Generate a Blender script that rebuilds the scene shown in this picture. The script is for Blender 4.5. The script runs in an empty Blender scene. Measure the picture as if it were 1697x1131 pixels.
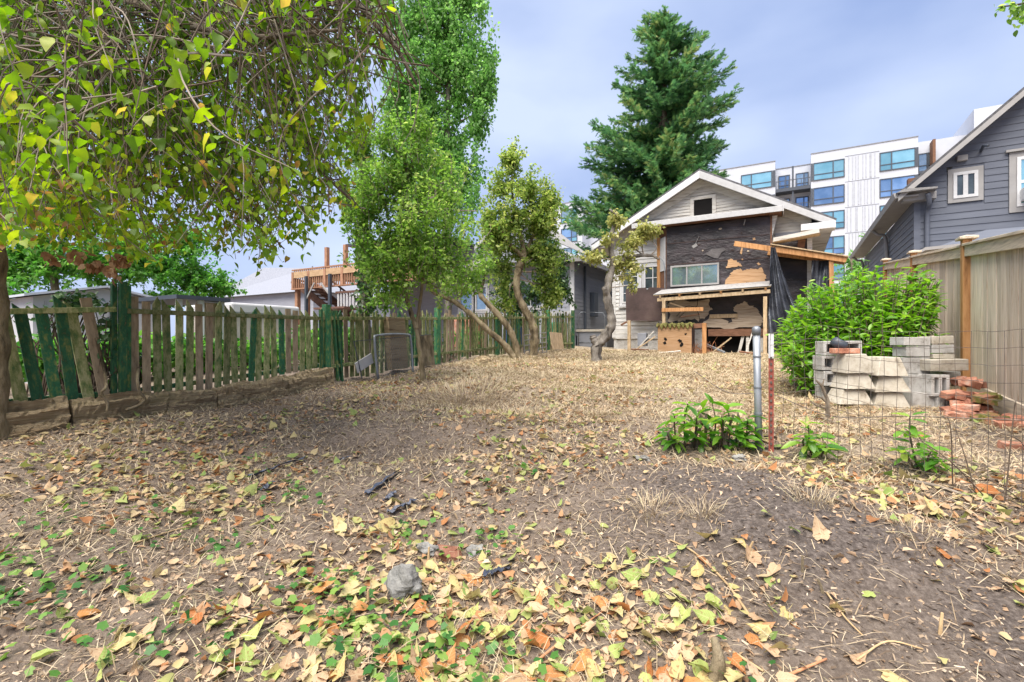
import bpy, math, random
import numpy as np
from mathutils import Vector, Matrix, Euler

random.seed(7); rng = np.random.default_rng(7)
scn = bpy.context.scene
COL = scn.collection
rad = math.radians

# ------------------------------------------------------------------ camera, sky, sun, exposure
CZ = 1.3                                   # eye height; the lot's own axes are x (across) and y (towards the house)
FPX = 800.0
cam = bpy.data.cameras.new('camera'); camo = bpy.data.objects.new('camera', cam); COL.objects.link(camo)
camo.location = (0, 0, CZ); camo.rotation_euler = (rad(90), 0, rad(30))
cam.sensor_width = 36; cam.lens = 36 * FPX / 1697; cam.clip_start = .05; cam.clip_end = 2000
scn.camera = camo

SUN_EL, SUN_AZ = 63, 180                   # azimuth measured from +y towards +x (lot axes): high, behind the camera
w = bpy.data.worlds.new('World'); scn.world = w; w.use_nodes = True
nt = w.node_tree; nt.nodes.clear()
def N(t, typ, **kw):
    n = t.nodes.new(typ)
    for k, v in kw.items(): setattr(n, k, v)
    return n
out = N(nt, 'ShaderNodeOutputWorld'); bg = N(nt, 'ShaderNodeBackground')
sky = N(nt, 'ShaderNodeTexSky'); sky.sky_type = 'NISHITA'; sky.sun_disc = False
sky.sun_elevation = rad(SUN_EL); sky.sun_rotation = rad(SUN_AZ); sky.dust_density = 2
sm = N(nt, 'ShaderNodeMix', data_type='RGBA', blend_type='MULTIPLY'); sm.inputs[0].default_value = 1
nt.links.new(sky.outputs[0], sm.inputs[6]); sm.inputs[7].default_value = (.09, .09, .09, 1)
tc = N(nt, 'ShaderNodeTexCoord'); mp = N(nt, 'ShaderNodeMapping'); mp.inputs['Scale'].default_value = (1, 1, 2.2)
mp.inputs['Location'].default_value = (.35, .1, .6)
cl = N(nt, 'ShaderNodeTexNoise'); cl.inputs['Scale'].default_value = 1.9; cl.inputs['Detail'].default_value = 5; cl.inputs['Roughness'].default_value = .45
nt.links.new(tc.outputs['Generated'], mp.inputs[0]); nt.links.new(mp.outputs[0], cl.inputs['Vector'])
cr = N(nt, 'ShaderNodeValToRGB')
cr.color_ramp.elements[0].position = .34; cr.color_ramp.elements[0].color = (.20, .265, .445, 1)
cr.color_ramp.elements[1].position = .66; cr.color_ramp.elements[1].color = (.39, .45, .595, 1)
nt.links.new(cl.outputs['Fac'], cr.inputs[0])
mx = N(nt, 'ShaderNodeMix', data_type='RGBA'); mx.inputs[0].default_value = .88
nt.links.new(sm.outputs[2], mx.inputs[6]); nt.links.new(cr.outputs[0], mx.inputs[7])
nt.links.new(mx.outputs[2], bg.inputs[0]); bg.inputs[1].default_value = 1.0
nt.links.new(bg.outputs[0], out.inputs[0])

sl = bpy.data.lights.new('sun', 'SUN'); sl.energy = 5.0; sl.angle = rad(60); sl.color = (1, .93, .82)
so = bpy.data.objects.new('sun', sl); COL.objects.link(so); so.location = (0, -5, 30)
_e, _a = rad(SUN_EL), rad(SUN_AZ)
so.rotation_euler = Vector((-math.cos(_e) * math.sin(_a), -math.cos(_e) * math.cos(_a), -math.sin(_e))).to_track_quat('-Z', 'Y').to_euler()
vs = scn.view_settings; vs.view_transform = 'Standard'; vs.look = 'None'; vs.gamma = 1; vs.exposure = 1.0; vs.use_curve_mapping = False
scn.cycles.use_denoising = True
scn.cycles.max_bounces = 6; scn.cycles.diffuse_bounces = 3; scn.cycles.glossy_bounces = 3; scn.cycles.transmission_bounces = 4
scn.cycles.transparent_max_bounces = 6
try: scn.cycles.denoiser = 'OPENIMAGEDENOISE'
except Exception: pass

# ------------------------------------------------------------------ placing: a photograph pixel plus one known distance gives a point of the lot
C30, S30 = math.cos(rad(30)), .5
def ray(px, py):
    x = (px - 848.5) / FPX
    return np.array((C30 * x - S30, S30 * x + C30, (565.5 - py) / FPX))
def PD(px, py, d): r = ray(px, py) * d; return np.array((r[0], r[1], CZ + r[2]))
def PV(px, py, v): return PD(px, py, v / ray(px, py)[1])
def PU(px, py, u): return PD(px, py, u / ray(px, py)[0])
RT = np.array((C30, S30, 0.)); FW = np.array((-S30, C30, 0.)); UP = np.array((0., 0., 1.))
def pix(p):
    q = np.asarray(p, float) - np.array((0, 0, CZ)); d = q @ FW
    return 848.5 + FPX * (q @ RT) / d, 565.5 - FPX * q[..., 2] / d, d

# ------------------------------------------------------------------ helpers: meshes and objects (every object's basis is its world matrix)
def link(o, parent=None):
    COL.objects.link(o)
    if parent is not None:
        o.parent = parent; o.matrix_parent_inverse = parent.matrix_basis.inverted()
    return o
def tag(o, label=None, cat=None, group=None, kind=None):
    if label: o['label'] = label
    if cat: o['category'] = cat
    if group: o['group'] = group
    if kind: o['kind'] = kind
    return o
def thing(name, label, cat, loc=(0, 0, 0), group=None):
    o = bpy.data.objects.new(name, None); o.location = loc; o.empty_display_size = .1
    return tag(link(o), label, cat, group)
def mesh_np(name, V, F, rnd=None, smooth=False):
    V = np.asarray(V, np.float32); F = np.asarray(F, np.int32)
    me = bpy.data.meshes.new(name); k = F.shape[1]
    me.vertices.add(len(V)); me.vertices.foreach_set('co', V.ravel())
    me.loops.add(F.size); me.loops.foreach_set('vertex_index', F.ravel())
    me.polygons.add(len(F)); me.polygons.foreach_set('loop_start', np.arange(len(F), dtype=np.int32) * k)
    me.update(calc_edges=True)
    if rnd is not None:
        a = me.attributes.new('rnd', 'FLOAT', 'POINT'); a.data.foreach_set('value', np.asarray(rnd, np.float32))
    if smooth: me.polygons.foreach_set('use_smooth', np.ones(len(F), bool))
    return me
def ob(name, me, m=None, parent=None, loc=None, rot=None, scale=None):
    if m is not None and not me.materials: me.materials.append(m)
    o = bpy.data.objects.new(name, me)
    if loc is not None: o.location = loc
    if rot is not None: o.rotation_euler = rot
    if scale is not None: o.scale = scale
    return link(o, parent)
class MB:
    def __init__(s): s.V = []; s.F = []; s.n = 0
    def add(s, V, F):
        s.V.extend([tuple(map(float, v)) for v in V]); s.F.extend([tuple(int(i) + s.n for i in f) for f in F]); s.n += len(V); return s
    def box(s, x0, x1, y0, y1, z0, z1):
        V = [(x, y, z) for z in (z0, z1) for y in (y0, y1) for x in (x0, x1)]
        return s.add(V, [(0, 2, 3, 1), (4, 5, 7, 6), (0, 1, 5, 4), (2, 6, 7, 3), (0, 4, 6, 2), (1, 3, 7, 5)])
    def beam(s, a, b, wd, ht, up=(0, 0, 1)):            # a squared bar from a to b
        a = Vector(a); b = Vector(b); t = (b - a).normalized(); sd = t.cross(Vector(up))
        if sd.length < 1e-4: sd = t.cross(Vector((0, 1, 0)))
        sd.normalize(); u2 = sd.cross(t)
        V = [p + sd * (i * wd / 2) + u2 * (j * ht / 2) for p in (a, b) for j in (-1, 1) for i in (-1, 1)]
        return s.add(V, [(0, 1, 3, 2), (4, 6, 7, 5), (0, 4, 5, 1), (2, 3, 7, 6), (0, 2, 6, 4), (1, 5, 7, 3)])
    def tube(s, pts, r, n=6, cap=True, rough=0):
        P = np.asarray(pts, float); m = len(P); r = np.broadcast_to(np.asarray(r, float), (m,))
        T = np.gradient(P, axis=0); T /= np.linalg.norm(T, axis=1)[:, None] + 1e-9
        ref = np.array((.31, .17, .94)) if abs(T[0] @ np.array((.31, .17, .94))) < .9 else np.array((1., 0, 0))
        V = []
        for i in range(m):
            a = np.cross(T[i], ref); a /= np.linalg.norm(a) + 1e-9; b = np.cross(T[i], a)
            for k in range(n):
                t = 2 * math.pi * k / n; dq_ = a * math.cos(t) + b * math.sin(t); f_ = 1 + rough * (float(wav((P[i] * 1.6 + dq_ * .55)[None], 6, 3)[0]) + .6 * float(wav((P[i] * 3 + dq_ * 1.5)[None], 11, 15)[0]) ) if rough else 1; V.append(P[i] + r[i] * f_ * dq_)
        F = [(i * n + k, i * n + (k + 1) % n, (i + 1) * n + (k + 1) % n, (i + 1) * n + k) for i in range(m - 1) for k in range(n)]
        if cap: F += [tuple(range(n))[::-1], tuple((m - 1) * n + k for k in range(n))]
        return s.add(V, F)
    def prism(s, poly, ext):
        n = len(poly); e = np.asarray(ext, float); A = [np.asarray(p, float) for p in poly]
        V = A + [a + e for a in A]
        return s.add(V, [tuple(range(n)), tuple(range(2 * n - 1, n - 1, -1))] + [(i, i + n, (i + 1) % n + n, (i + 1) % n) for i in range(n)])
    def build(s, name, m, parent=None, bevel=0, smooth=False, loc=None, rot=None):
        me = bpy.data.meshes.new(name); me.from_pydata(s.V, [], s.F); me.update()
        if smooth: me.polygons.foreach_set('use_smooth', np.ones(len(me.polygons), bool))
        o = ob(name, me, m, parent, loc, rot)
        if bevel:
            b = o.modifiers.new('bevel', 'BEVEL'); b.width = bevel; b.segments = 2; b.limit_method = 'ANGLE'
        return o
def box(name, m, parent, x0, x1, y0, y1, z0, z1, bevel=0): return MB().box(x0, x1, y0, y1, z0, z1).build(name, m, parent, bevel)
def poly_xz(name, m, parent, pts, y, th):                # a flat piece facing the camera side: outline in x, z at depth y, th thick towards -y
    return MB().prism([(x, y, z) for x, z in pts], (0, -th, 0)).build(name, m, parent)
def spline(pts, n=6):
    P = np.asarray(pts, float); Q = np.vstack((2 * P[0] - P[1], P, 2 * P[-1] - P[-2])); o = []
    for i in range(1, len(Q) - 2):
        for t in np.linspace(0, 1, n, endpoint=False):
            a, b, c, d = Q[i - 1], Q[i], Q[i + 1], Q[i + 2]
            o.append(.5 * (2 * b + (c - a) * t + (2 * a - 5 * b + 4 * c - d) * t * t + (3 * b - a - 3 * c + d) * t ** 3))
    o.append(P[-1]); return np.array(o)
_wd = rng.normal(size=(48, 3)); _wd /= np.linalg.norm(_wd, axis=1)[:, None]; _wp = rng.uniform(0, 6.28, 48)
def wav(P, f, k0=0, n=12):                               # smooth noise, about -1..1
    P = np.asarray(P, float); s = np.zeros(P.shape[:-1])
    for i in range(n): s += np.sin(P @ _wd[(k0 + i) % 48][:P.shape[-1]] * f * (1 + .13 * i) + _wp[(k0 + i) % 48])
    return s / (n ** .5 * 1.1)
def eul(a, b, c):                                        # arrays -> rotation matrices Rz(c) Ry(b) Rx(a)
    ca, sa, cb, sb, cc, sc_ = np.cos(a), np.sin(a), np.cos(b), np.sin(b), np.cos(c), np.sin(c)
    R = np.empty((len(a), 3, 3))
    R[:, 0, 0] = cc * cb; R[:, 0, 1] = cc * sb * sa - sc_ * ca; R[:, 0, 2] = cc * sb * ca + sc_ * sa
    R[:, 1, 0] = sc_ * cb; R[:, 1, 1] = sc_ * sb * sa + cc * ca; R[:, 1, 2] = sc_ * sb * ca - cc * sa
    R[:, 2, 0] = -sb; R[:, 2, 1] = cb * sa; R[:, 2, 2] = cb * ca
    return R
def scat(T, F, pos, R, sc, rnd=None):
    T = np.asarray(T, float); F = np.asarray(F); n = len(T); K = len(pos)
    sc = np.asarray(sc, float); sc = sc[:, None, None] if sc.ndim == 1 else sc[:, None, :]
    V = np.einsum('kij,knj->kni', R, T[None] * sc) + np.asarray(pos)[:, None]
    G = (F[None] + (np.arange(K) * n)[:, None, None]).reshape(-1, F.shape[1])
    if rnd is None: rnd = rng.random(K)
    return V.reshape(-1, 3), G, np.repeat(rnd, n)
def join(parts):
    Vs, Fs, As, n = [], [], [], 0
    for V, F, A in parts: Vs.append(V); Fs.append(F + n); As.append(A); n += len(V)
    return np.vstack(Vs), np.vstack(Fs), np.concatenate(As)

# ------------------------------------------------------------------ materials
def ramp_node(t, stops, interp='LINEAR'):
    r = N(t, 'ShaderNodeValToRGB'); r.color_ramp.interpolation = interp; e = r.color_ramp.elements
    while len(e) < len(stops): e.new(.5)
    for k, (p, c) in enumerate(stops): e[k].position = p; e[k].color = (*c, 1)
    return r
def pm(name, stops, sc=4, st=(1, 1, 1), rough=.8, bump=.3, bsc=None, detail=8, orand=.2, metal=0, spec=.35, bd=.02, nrough=.6):
    m = bpy.data.materials.new(name); m.use_nodes = True; t = m.node_tree; b = t.nodes['Principled BSDF']
    b.inputs['Roughness'].default_value = rough; b.inputs['Metallic'].default_value = metal; b.inputs['Specular IOR Level'].default_value = spec
    tcn = N(t, 'ShaderNodeTexCoord'); oi = N(t, 'ShaderNodeObjectInfo'); mpn = N(t, 'ShaderNodeMapping'); mpn.inputs['Scale'].default_value = st
    ad = N(t, 'ShaderNodeVectorMath', operation='MULTIPLY_ADD'); ad.inputs[1].default_value = (37, 53, 29)
    cb = N(t, 'ShaderNodeCombineXYZ')
    for i in range(3): t.links.new(oi.outputs['Random'], cb.inputs[i])
    t.links.new(cb.outputs[0], ad.inputs[0]); t.links.new(tcn.outputs['Object'], ad.inputs[2]); t.links.new(ad.outputs[0], mpn.inputs[0])
    n1 = N(t, 'ShaderNodeTexNoise'); n1.inputs['Scale'].default_value = sc; n1.inputs['Detail'].default_value = detail; n1.inputs['Roughness'].default_value = nrough
    t.links.new(mpn.outputs[0], n1.inputs['Vector'])
    r = ramp_node(t, stops); t.links.new(n1.outputs['Fac'], r.inputs[0])
    h = N(t, 'ShaderNodeHueSaturation'); mr = N(t, 'ShaderNodeMapRange'); mr.inputs[3].default_value = 1 - orand; mr.inputs[4].default_value = 1 + orand
    t.links.new(oi.outputs['Random'], mr.inputs[0]); t.links.new(mr.outputs[0], h.inputs['Value']); t.links.new(r.outputs[0], h.inputs['Color'])
    t.links.new(h.outputs[0], b.inputs['Base Color'])
    if bump:
        n2 = N(t, 'ShaderNodeTexNoise'); n2.inputs['Scale'].default_value = bsc or sc * 4; n2.inputs['Detail'].default_value = 6; n2.inputs['Roughness'].default_value = .7
        t.links.new(mpn.outputs[0], n2.inputs['Vector'])
        bp = N(t, 'ShaderNodeBump'); bp.inputs['Strength'].default_value = bump; bp.inputs['Distance'].default_value = bd
        t.links.new(n2.outputs['Fac'], bp.inputs['Height']); t.links.new(bp.outputs[0], b.inputs['Normal'])
    return m
def leafm(name, stops, src='attr', trans=.35, rough=.45, spec=.4, mott=.22, vein=None):
    m = bpy.data.materials.new(name); m.use_nodes = True; t = m.node_tree; b = t.nodes['Principled BSDF']
    b.inputs['Roughness'].default_value = rough; b.inputs['Specular IOR Level'].default_value = spec
    if src == 'attr': a = N(t, 'ShaderNodeAttribute'); a.attribute_name = 'rnd'; fac = a.outputs['Fac']
    else: a = N(t, 'ShaderNodeObjectInfo'); fac = a.outputs['Random']
    r = ramp_node(t, stops)
    tcn = N(t, 'ShaderNodeTexCoord'); nz = N(t, 'ShaderNodeTexNoise'); nz.inputs['Scale'].default_value = 35 if src == 'attr' else 18; nz.inputs['Detail'].default_value = 3
    t.links.new(tcn.outputs['Object'], nz.inputs['Vector'])
    ma = N(t, 'ShaderNodeMath', operation='MULTIPLY_ADD'); ma.inputs[1].default_value = mott; t.links.new(nz.outputs['Fac'], ma.inputs[0])
    sb = N(t, 'ShaderNodeMath', operation='SUBTRACT'); t.links.new(fac, sb.inputs[0]); sb.inputs[1].default_value = mott / 2; t.links.new(sb.outputs[0], ma.inputs[2])
    t.links.new(ma.outputs[0], r.inputs[0])
    if vein:                                             # pale midrib and side veins, brown spots (leaf's own markings)
        sx = N(t, 'ShaderNodeSeparateXYZ'); t.links.new(tcn.outputs['Object'], sx.inputs[0])
        ab = N(t, 'ShaderNodeMath', operation='ABSOLUTE'); t.links.new(sx.outputs[1], ab.inputs[0])
        lt = N(t, 'ShaderNodeMath', operation='LESS_THAN'); lt.inputs[1].default_value = .022; t.links.new(ab.outputs[0], lt.inputs[0])
        sv = N(t, 'ShaderNodeMath', operation='MULTIPLY_ADD'); sv.inputs[1].default_value = -.9; t.links.new(ab.outputs[0], sv.inputs[0]); t.links.new(sx.outputs[0], sv.inputs[2])
        fr = N(t, 'ShaderNodeMath', operation='PINGPONG'); fr.inputs[1].default_value = .075; t.links.new(sv.outputs[0], fr.inputs[0])
        l2 = N(t, 'ShaderNodeMath', operation='LESS_THAN'); l2.inputs[1].default_value = .008; t.links.new(fr.outputs[0], l2.inputs[0])
        mxx = N(t, 'ShaderNodeMath', operation='MAXIMUM'); t.links.new(lt.outputs[0], mxx.inputs[0]); t.links.new(l2.outputs[0], mxx.inputs[1])
        mf = N(t, 'ShaderNodeMath', operation='MULTIPLY'); mf.inputs[1].default_value = .22; t.links.new(mxx.outputs[0], mf.inputs[0])
        mc = N(t, 'ShaderNodeMix', data_type='RGBA'); mc.inputs[7].default_value = (*vein, 1); t.links.new(mf.outputs[0], mc.inputs[0]); t.links.new(r.outputs[0], mc.inputs[6])
        ns = N(t, 'ShaderNodeTexNoise'); ns.inputs['Scale'].default_value = 5; ns.inputs['Detail'].default_value = 5; ad2 = N(t, 'ShaderNodeVectorMath', operation='MULTIPLY_ADD'); ad2.inputs[1].default_value = (31, 17, 9)
        cb2 = N(t, 'ShaderNodeCombineXYZ'); oi2 = N(t, 'ShaderNodeObjectInfo'); t.links.new(oi2.outputs['Random'], cb2.inputs[0]); t.links.new(cb2.outputs[0], ad2.inputs[0]); t.links.new(tcn.outputs['Object'], ad2.inputs[2]); t.links.new(ad2.outputs[0], ns.inputs['Vector'])
        rs_ = ramp_node(t, [(.56, (0, 0, 0)), (.66, (.75, .75, .75))]); t.links.new(ns.outputs['Fac'], rs_.inputs[0])
        r = N(t, 'ShaderNodeMix', data_type='RGBA'); r.inputs[7].default_value = (.2, .1, .045, 1); t.links.new(rs_.outputs[0], r.inputs[0]); t.links.new(mc.outputs[2], r.inputs[6]); rout = r.outputs[2]
    else: rout = r.outputs[0]
    t.links.new(rout, b.inputs['Base Color'])
    if trans:
        tr = N(t, 'ShaderNodeBsdfTranslucent'); h = N(t, 'ShaderNodeHueSaturation'); h.inputs['Value'].default_value = 1.5; h.inputs['Saturation'].default_value = 1.1
        t.links.new(rout, h.inputs['Color']); t.links.new(h.outputs[0], tr.inputs[0])
        ms = N(t, 'ShaderNodeMixShader'); ms.inputs[0].default_value = trans
        o_ = t.nodes['Material Output']; t.links.new(b.outputs[0], ms.inputs[1]); t.links.new(tr.outputs[0], ms.inputs[2]); t.links.new(ms.outputs[0], o_.inputs[0])
    return m
def flat(name, c, rough=.5, metal=0, spec=.5, bump=0): return pm(name, [(.3, tuple(x * .85 for x in c)), (.7, tuple(min(1, x * 1.1) for x in c))], 3, rough=rough, metal=metal, spec=spec, bump=bump, orand=.05)

M = {}
M['bark'] = pm('bark', [(.3, (.07, .05, .035)), (.5, (.17, .135, .1)), (.68, (.27, .23, .18))], 9, (1, 1, .35), .95, .9, 30, bd=.03, orand=.1)
M['bark_gold'] = pm('bark_gold', [(.34, (.05, .038, .022)), (.46, (.155, .12, .07)), (.58, (.25, .2, .13)), (.7, (.15, .15, .045))], 8, (1, 1, .4), .95, .9, 30, bd=.03, orand=.1)
M['bark_grey'] = pm('bark_grey', [(.34, (.05, .042, .036)), (.48, (.16, .14, .12)), (.6, (.25, .225, .2)), (.72, (.2, .18, .1))], 8, (1, 1, .4), .95, .9, 26, bd=.03, orand=.1)
M['twig'] = pm('twig', [(.3, (.045, .034, .026)), (.7, (.14, .10, .07))], 14, bump=0, rough=.9)
M['twig_pale'] = pm('twig_pale', [(.3, (.12, .10, .08)), (.7, (.27, .225, .185))], 14, bump=0, rough=.9)
M['pk_green'] = pm('picket_green_paint', [(.3, (.24, .18, .08)), (.4, (.03, .105, .045)), (.5, (.03, .155, .075)), (.58, (.11, .19, .06)), (.68, (.28, .28, .10))], 4, (5, 5, 2.2), .75, .6, 40, orand=.35, nrough=.7)
M['pk_moss'] = pm('picket_mossy', [(.3, (.035, .12, .05)), (.4, (.11, .16, .055)), (.5, (.23, .25, .10)), (.6, (.37, .35, .19)), (.7, (.13, .19, .05))], 4, (5, 5, 2.2), .85, .6, 40, orand=.35, nrough=.7)
M['pk_bare'] = pm('picket_bare_wood', [(.28, (.13, .095, .06)), (.5, (.31, .235, .155)), (.72, (.43, .34, .23))], 4, (6, 6, 1.4), .85, .5, 40, orand=.3, nrough=.7)
M['timber'] = pm('weathered_timber', [(.28, (.07, .045, .026)), (.38, (.30, .21, .12)), (.54, (.48, .37, .23)), (.72, (.24, .2, .085))], 4, (1.5, .4, 5), .95, 1, 14, bd=.08, orand=.2, nrough=.72)
M['plank_grey'] = pm('weathered_plank', [(.28, (.21, .135, .085)), (.40, (.50, .39, .295)), (.54, (.62, .53, .445)), (.68, (.70, .54, .38))], 4, (9, 9, .9), .85, .4, 30, orand=.25, nrough=.68)
M['cap_wood'] = pm('weathered_cap_rail', [(.28, (.30, .25, .19)), (.5, (.52, .44, .345)), (.72, (.64, .54, .41))], 6, (6, .5, 6), .85, .35, 40, orand=.1)
M['orange_wood'] = pm('orange_lumber', [(.25, (.20, .09, .03)), (.5, (.42, .21, .085)), (.75, (.55, .31, .14))], 6, (4, 4, .6), .75, .3, 40, orand=.12)
M['tan_wood'] = pm('tan_board', [(.25, (.22, .155, .09)), (.5, (.42, .31, .19)), (.75, (.56, .43, .29))], 6, (3, 3, 1), .8, .3, 40, orand=.15)
M['red_wood'] = pm('red_brown_board', [(.25, (.09, .045, .025)), (.6, (.2, .1, .06))], 6, (1, 3, 3), .8, .3, 40)
M['concrete'] = pm('concrete', [(.32, (.13, .12, .105)), (.40, (.31, .295, .275)), (.52, (.41, .40, .385)), (.7, (.50, .49, .475))], 7, rough=.95, bump=.35, bsc=70, orand=.14, nrough=.72)
M['concrete_tan'] = pm('concrete_tan', [(.32, (.15, .125, .095)), (.40, (.32, .285, .23)), (.52, (.41, .375, .315)), (.7, (.48, .45, .39))], 7, rough=.95, bump=.35, bsc=70, orand=.14, nrough=.72)
M['brick'] = pm('brick', [(.28, (.15, .06, .04)), (.42, (.30, .125, .08)), (.54, (.40, .185, .12)), (.64, (.43, .29, .225)), (.74, (.38, .32, .27))], 9, rough=.95, bump=.6, bsc=50, orand=.35)
M['brick_moss'] = pm('brick_mossy', [(.3, (.05, .06, .015)), (.48, (.14, .135, .03)), (.6, (.30, .14, .085)), (.8, (.35, .2, .13))], 10, rough=1, bump=.9, bsc=60)
M['rock'] = pm('rock', [(.3, (.10, .095, .085)), (.45, (.2, .195, .185)), (.65, (.30, .295, .28))], 12, rough=.9, bump=.6, bsc=60)
M['galv'] = pm('galvanised_steel', [(.3, (.17, .185, .21)), (.7, (.30, .32, .345))], 8, (1, 1, .4), .5, .08, 40, metal=.5)
M['red_paint'] = pm('red_paint', [(.3, (.1, .035, .025)), (.5, (.22, .05, .035)), (.7, (.3, .12, .09))], 20, rough=.6, bump=.2)
M['white_paint'] = pm('white_paint', [(.25, (.44, .435, .44)), (.5, (.51, .51, .52)), (.75, (.56, .56, .57))], 9, rough=.6, bump=.1)
M['white_weather'] = pm('weathered_white_paint', [(.26, (.18, .15, .125)), (.37, (.42, .395, .37)), (.5, (.56, .55, .535)), (.75, (.62, .62, .615))], 4, (.6, 1, 7), .8, .35, 30, orand=.1)
M['cream_weather'] = pm('weathered_cream_boards', [(.28, (.16, .13, .105)), (.38, (.38, .35, .31)), (.5, (.50, .475, .435)), (.75, (.56, .545, .51))], 4, (.6, 1, 6), .8, .35, 30, orand=.12)
M['tar'] = pm('tar_paper', [(.32, (.011, .009, .011)), (.48, (.025, .019, .022)), (.62, (.044, .032, .036)), (.76, (.075, .066, .08))], 2.2, (.9, 1, 1.5), .42, .5, 3.2, bd=.10, spec=.45, detail=4, nrough=.5)
M['tar_brown'] = pm('brown_building_paper', [(.25, (.03, .02, .018)), (.55, (.07, .045, .042)), (.8, (.1, .07, .06))], 2.5, rough=.8, bump=.3, bsc=10)
M['sheath'] = pm('bare_sheathing', [(.3, (.26, .14, .065)), (.45, (.40, .24, .125)), (.65, (.47, .30, .175))], 9, (.35, 1, 6), .85, .3, 30)
M['sheath_pale'] = pm('pale_sheathing', [(.3, (.2, .15, .1)), (.45, (.38, .3, .225)), (.65, (.48, .4, .31))], 9, (.35, 1, 6), .85, .3, 30)
M['moss'] = pm('moss', [(.3, (.035, .035, .01)), (.5, (.11, .105, .03)), (.7, (.2, .17, .06))], 18, rough=1, bump=1, bsc=60)
M['shingle'] = pm('roof_shingle', [(.3, (.05, .05, .055)), (.7, (.13, .13, .14))], 12, rough=.95, bump=.5)
M['shingle_lt'] = pm('pale_roof_shingle', [(.3, (.17, .165, .165)), (.7, (.3, .29, .285))], 14, rough=.95, bump=.5)
M['dark'] = flat('dark_interior', (.012, .011, .011), .9, spec=.1)
M['glass'] = pm('window_glass', [(.35, (.03, .04, .045)), (.65, (.07, .09, .1))], 3, rough=.06, bump=0, spec=1, orand=.2)
M['glass_sky'] = pm('coated_window_glass', [(.35, (.26, .36, .43)), (.65, (.4, .5, .58))], 1.5, rough=.06, bump=0, metal=.75, spec=.8, orand=.2)
M['glass_teal'] = pm('teal_coated_glass', [(.35, (.22, .48, .55)), (.6, (.34, .62, .68)), (.75, (.25, .42, .55))], .5, rough=.08, bump=0, metal=.7, spec=.8, orand=.25)
M['glass_blue'] = pm('blue_coated_glass', [(.35, (.16, .28, .46)), (.6, (.28, .42, .62)), (.75, (.2, .34, .5))], .5, rough=.08, bump=0, metal=.7, spec=.8, orand=.25)
M['frame_dark'] = flat('dark_window_frame', (.045, .055, .075), .5)
M['panel_white'] = pm('white_facade_panel', [(.3, (.42, .445, .50)), (.7, (.49, .51, .57))], .6, rough=.5, bump=0, orand=.03)
M['panel_grey'] = flat('grey_facade_panel', (.2, .21, .24), .6)
M['siding_blue'] = pm('slate_blue_siding', [(.3, (.09, .10, .13)), (.7, (.118, .13, .163))], 3, (.4, .4, 3), .6, .1, 30, orand=.07)
M['trim_taupe'] = flat('taupe_trim', (.27, .26, .255), .6)
M['siding_grey'] = pm('grey_siding', [(.3, (.27, .28, .32)), (.7, (.35, .36, .41))], 3, (.4, .4, 3), .6, .1, 30, orand=.05)
M['siding_dark'] = pm('dark_grey_siding', [(.3, (.2, .21, .24)), (.7, (.25, .26, .295))], 3, (.4, .4, 3), .6, .1, 30, orand=.05)
M['plastic_black'] = pm('black_plastic_sheet', [(.3, (.018, .02, .027)), (.7, (.085, .095, .12))], 4, rough=.22, bump=.5, bsc=9, bd=.05, spec=.6)
M['plastic_blue'] = pm('blue_black_plastic', [(.3, (.02, .025, .045)), (.7, (.07, .085, .13))], 9, rough=.35, bump=.4, spec=.6)
M['wire'] = pm('rusty_wire', [(.3, (.09, .075, .065)), (.7, (.2, .165, .14))], 20, rough=.7, bump=0, metal=.3)
M['shed'] = pm('pale_shed_panel', [(.3, (.40, .40, .42)), (.7, (.52, .52, .54))], 2, rough=.6, bump=.05)
M['tarp'] = pm('beige_tarp', [(.3, (.40, .36, .32)), (.7, (.56, .51, .47))], 3, rough=.8, bump=.3)
M['blue_tarp'] = flat('blue_tarp', (.05, .13, .3), .5)
M['green_bin'] = flat('green_plastic', (.02, .2, .09), .4)
M['deck_wood'] = pm('deck_wood', [(.3, (.22, .11, .065)), (.7, (.40, .22, .14))], 5, (2, 2, 1), .75, .2, 30, orand=.12)
M['deck_pale'] = pm('deck_fascia_wood', [(.3, (.36, .23, .13)), (.7, (.52, .36, .22))], 5, (1, 1, 3), .75, .2, 30)
M['stair'] = pm('dark_red_stair', [(.3, (.08, .04, .03)), (.7, (.15, .08, .06))], 5, rough=.8, bump=.2)
# foliage
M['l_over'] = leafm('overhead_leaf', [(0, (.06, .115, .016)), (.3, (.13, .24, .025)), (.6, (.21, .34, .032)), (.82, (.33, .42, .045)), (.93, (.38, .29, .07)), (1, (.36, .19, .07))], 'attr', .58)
M['l_over_o'] = leafm('overhead_leaf_near', [(0, (.08, .16, .018)), (.4, (.16, .28, .03)), (.75, (.26, .37, .035)), (.92, (.36, .42, .05)), (1, (.42, .27, .08))], 'obj', .55)
M['l_dead'] = leafm('withered_leaf', [(0, (.2, .1, .05)), (.5, (.33, .18, .1)), (1, (.45, .3, .18))], 'attr', .3, .7)
M['l_plum'] = leafm('plum_leaf', [(0, (.085, .17, .035)), (.4, (.18, .32, .06)), (.75, (.29, .43, .10)), (1, (.46, .53, .19))], 'attr', .58)
M['l_olive'] = leafm('olive_leaf', [(0, (.09, .15, .035)), (.4, (.19, .28, .06)), (.75, (.33, .40, .11)), (1, (.54, .54, .2))], 'attr', .58)
M['l_poplar'] = leafm('poplar_leaf', [(0, (.08, .19, .05)), (.45, (.17, .34, .09)), (.8, (.26, .45, .14)), (1, (.38, .54, .22))], 'attr', .6)
M['l_back'] = leafm('background_leaf', [(0, (.04, .13, .025)), (.5, (.10, .27, .045)), (1, (.2, .38, .08))], 'attr', .55)
M['l_holly'] = leafm('dark_glossy_leaf', [(0, (.025, .06, .02)), (.6, (.05, .115, .035)), (1, (.1, .18, .05))], 'attr', .2, .35)
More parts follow.
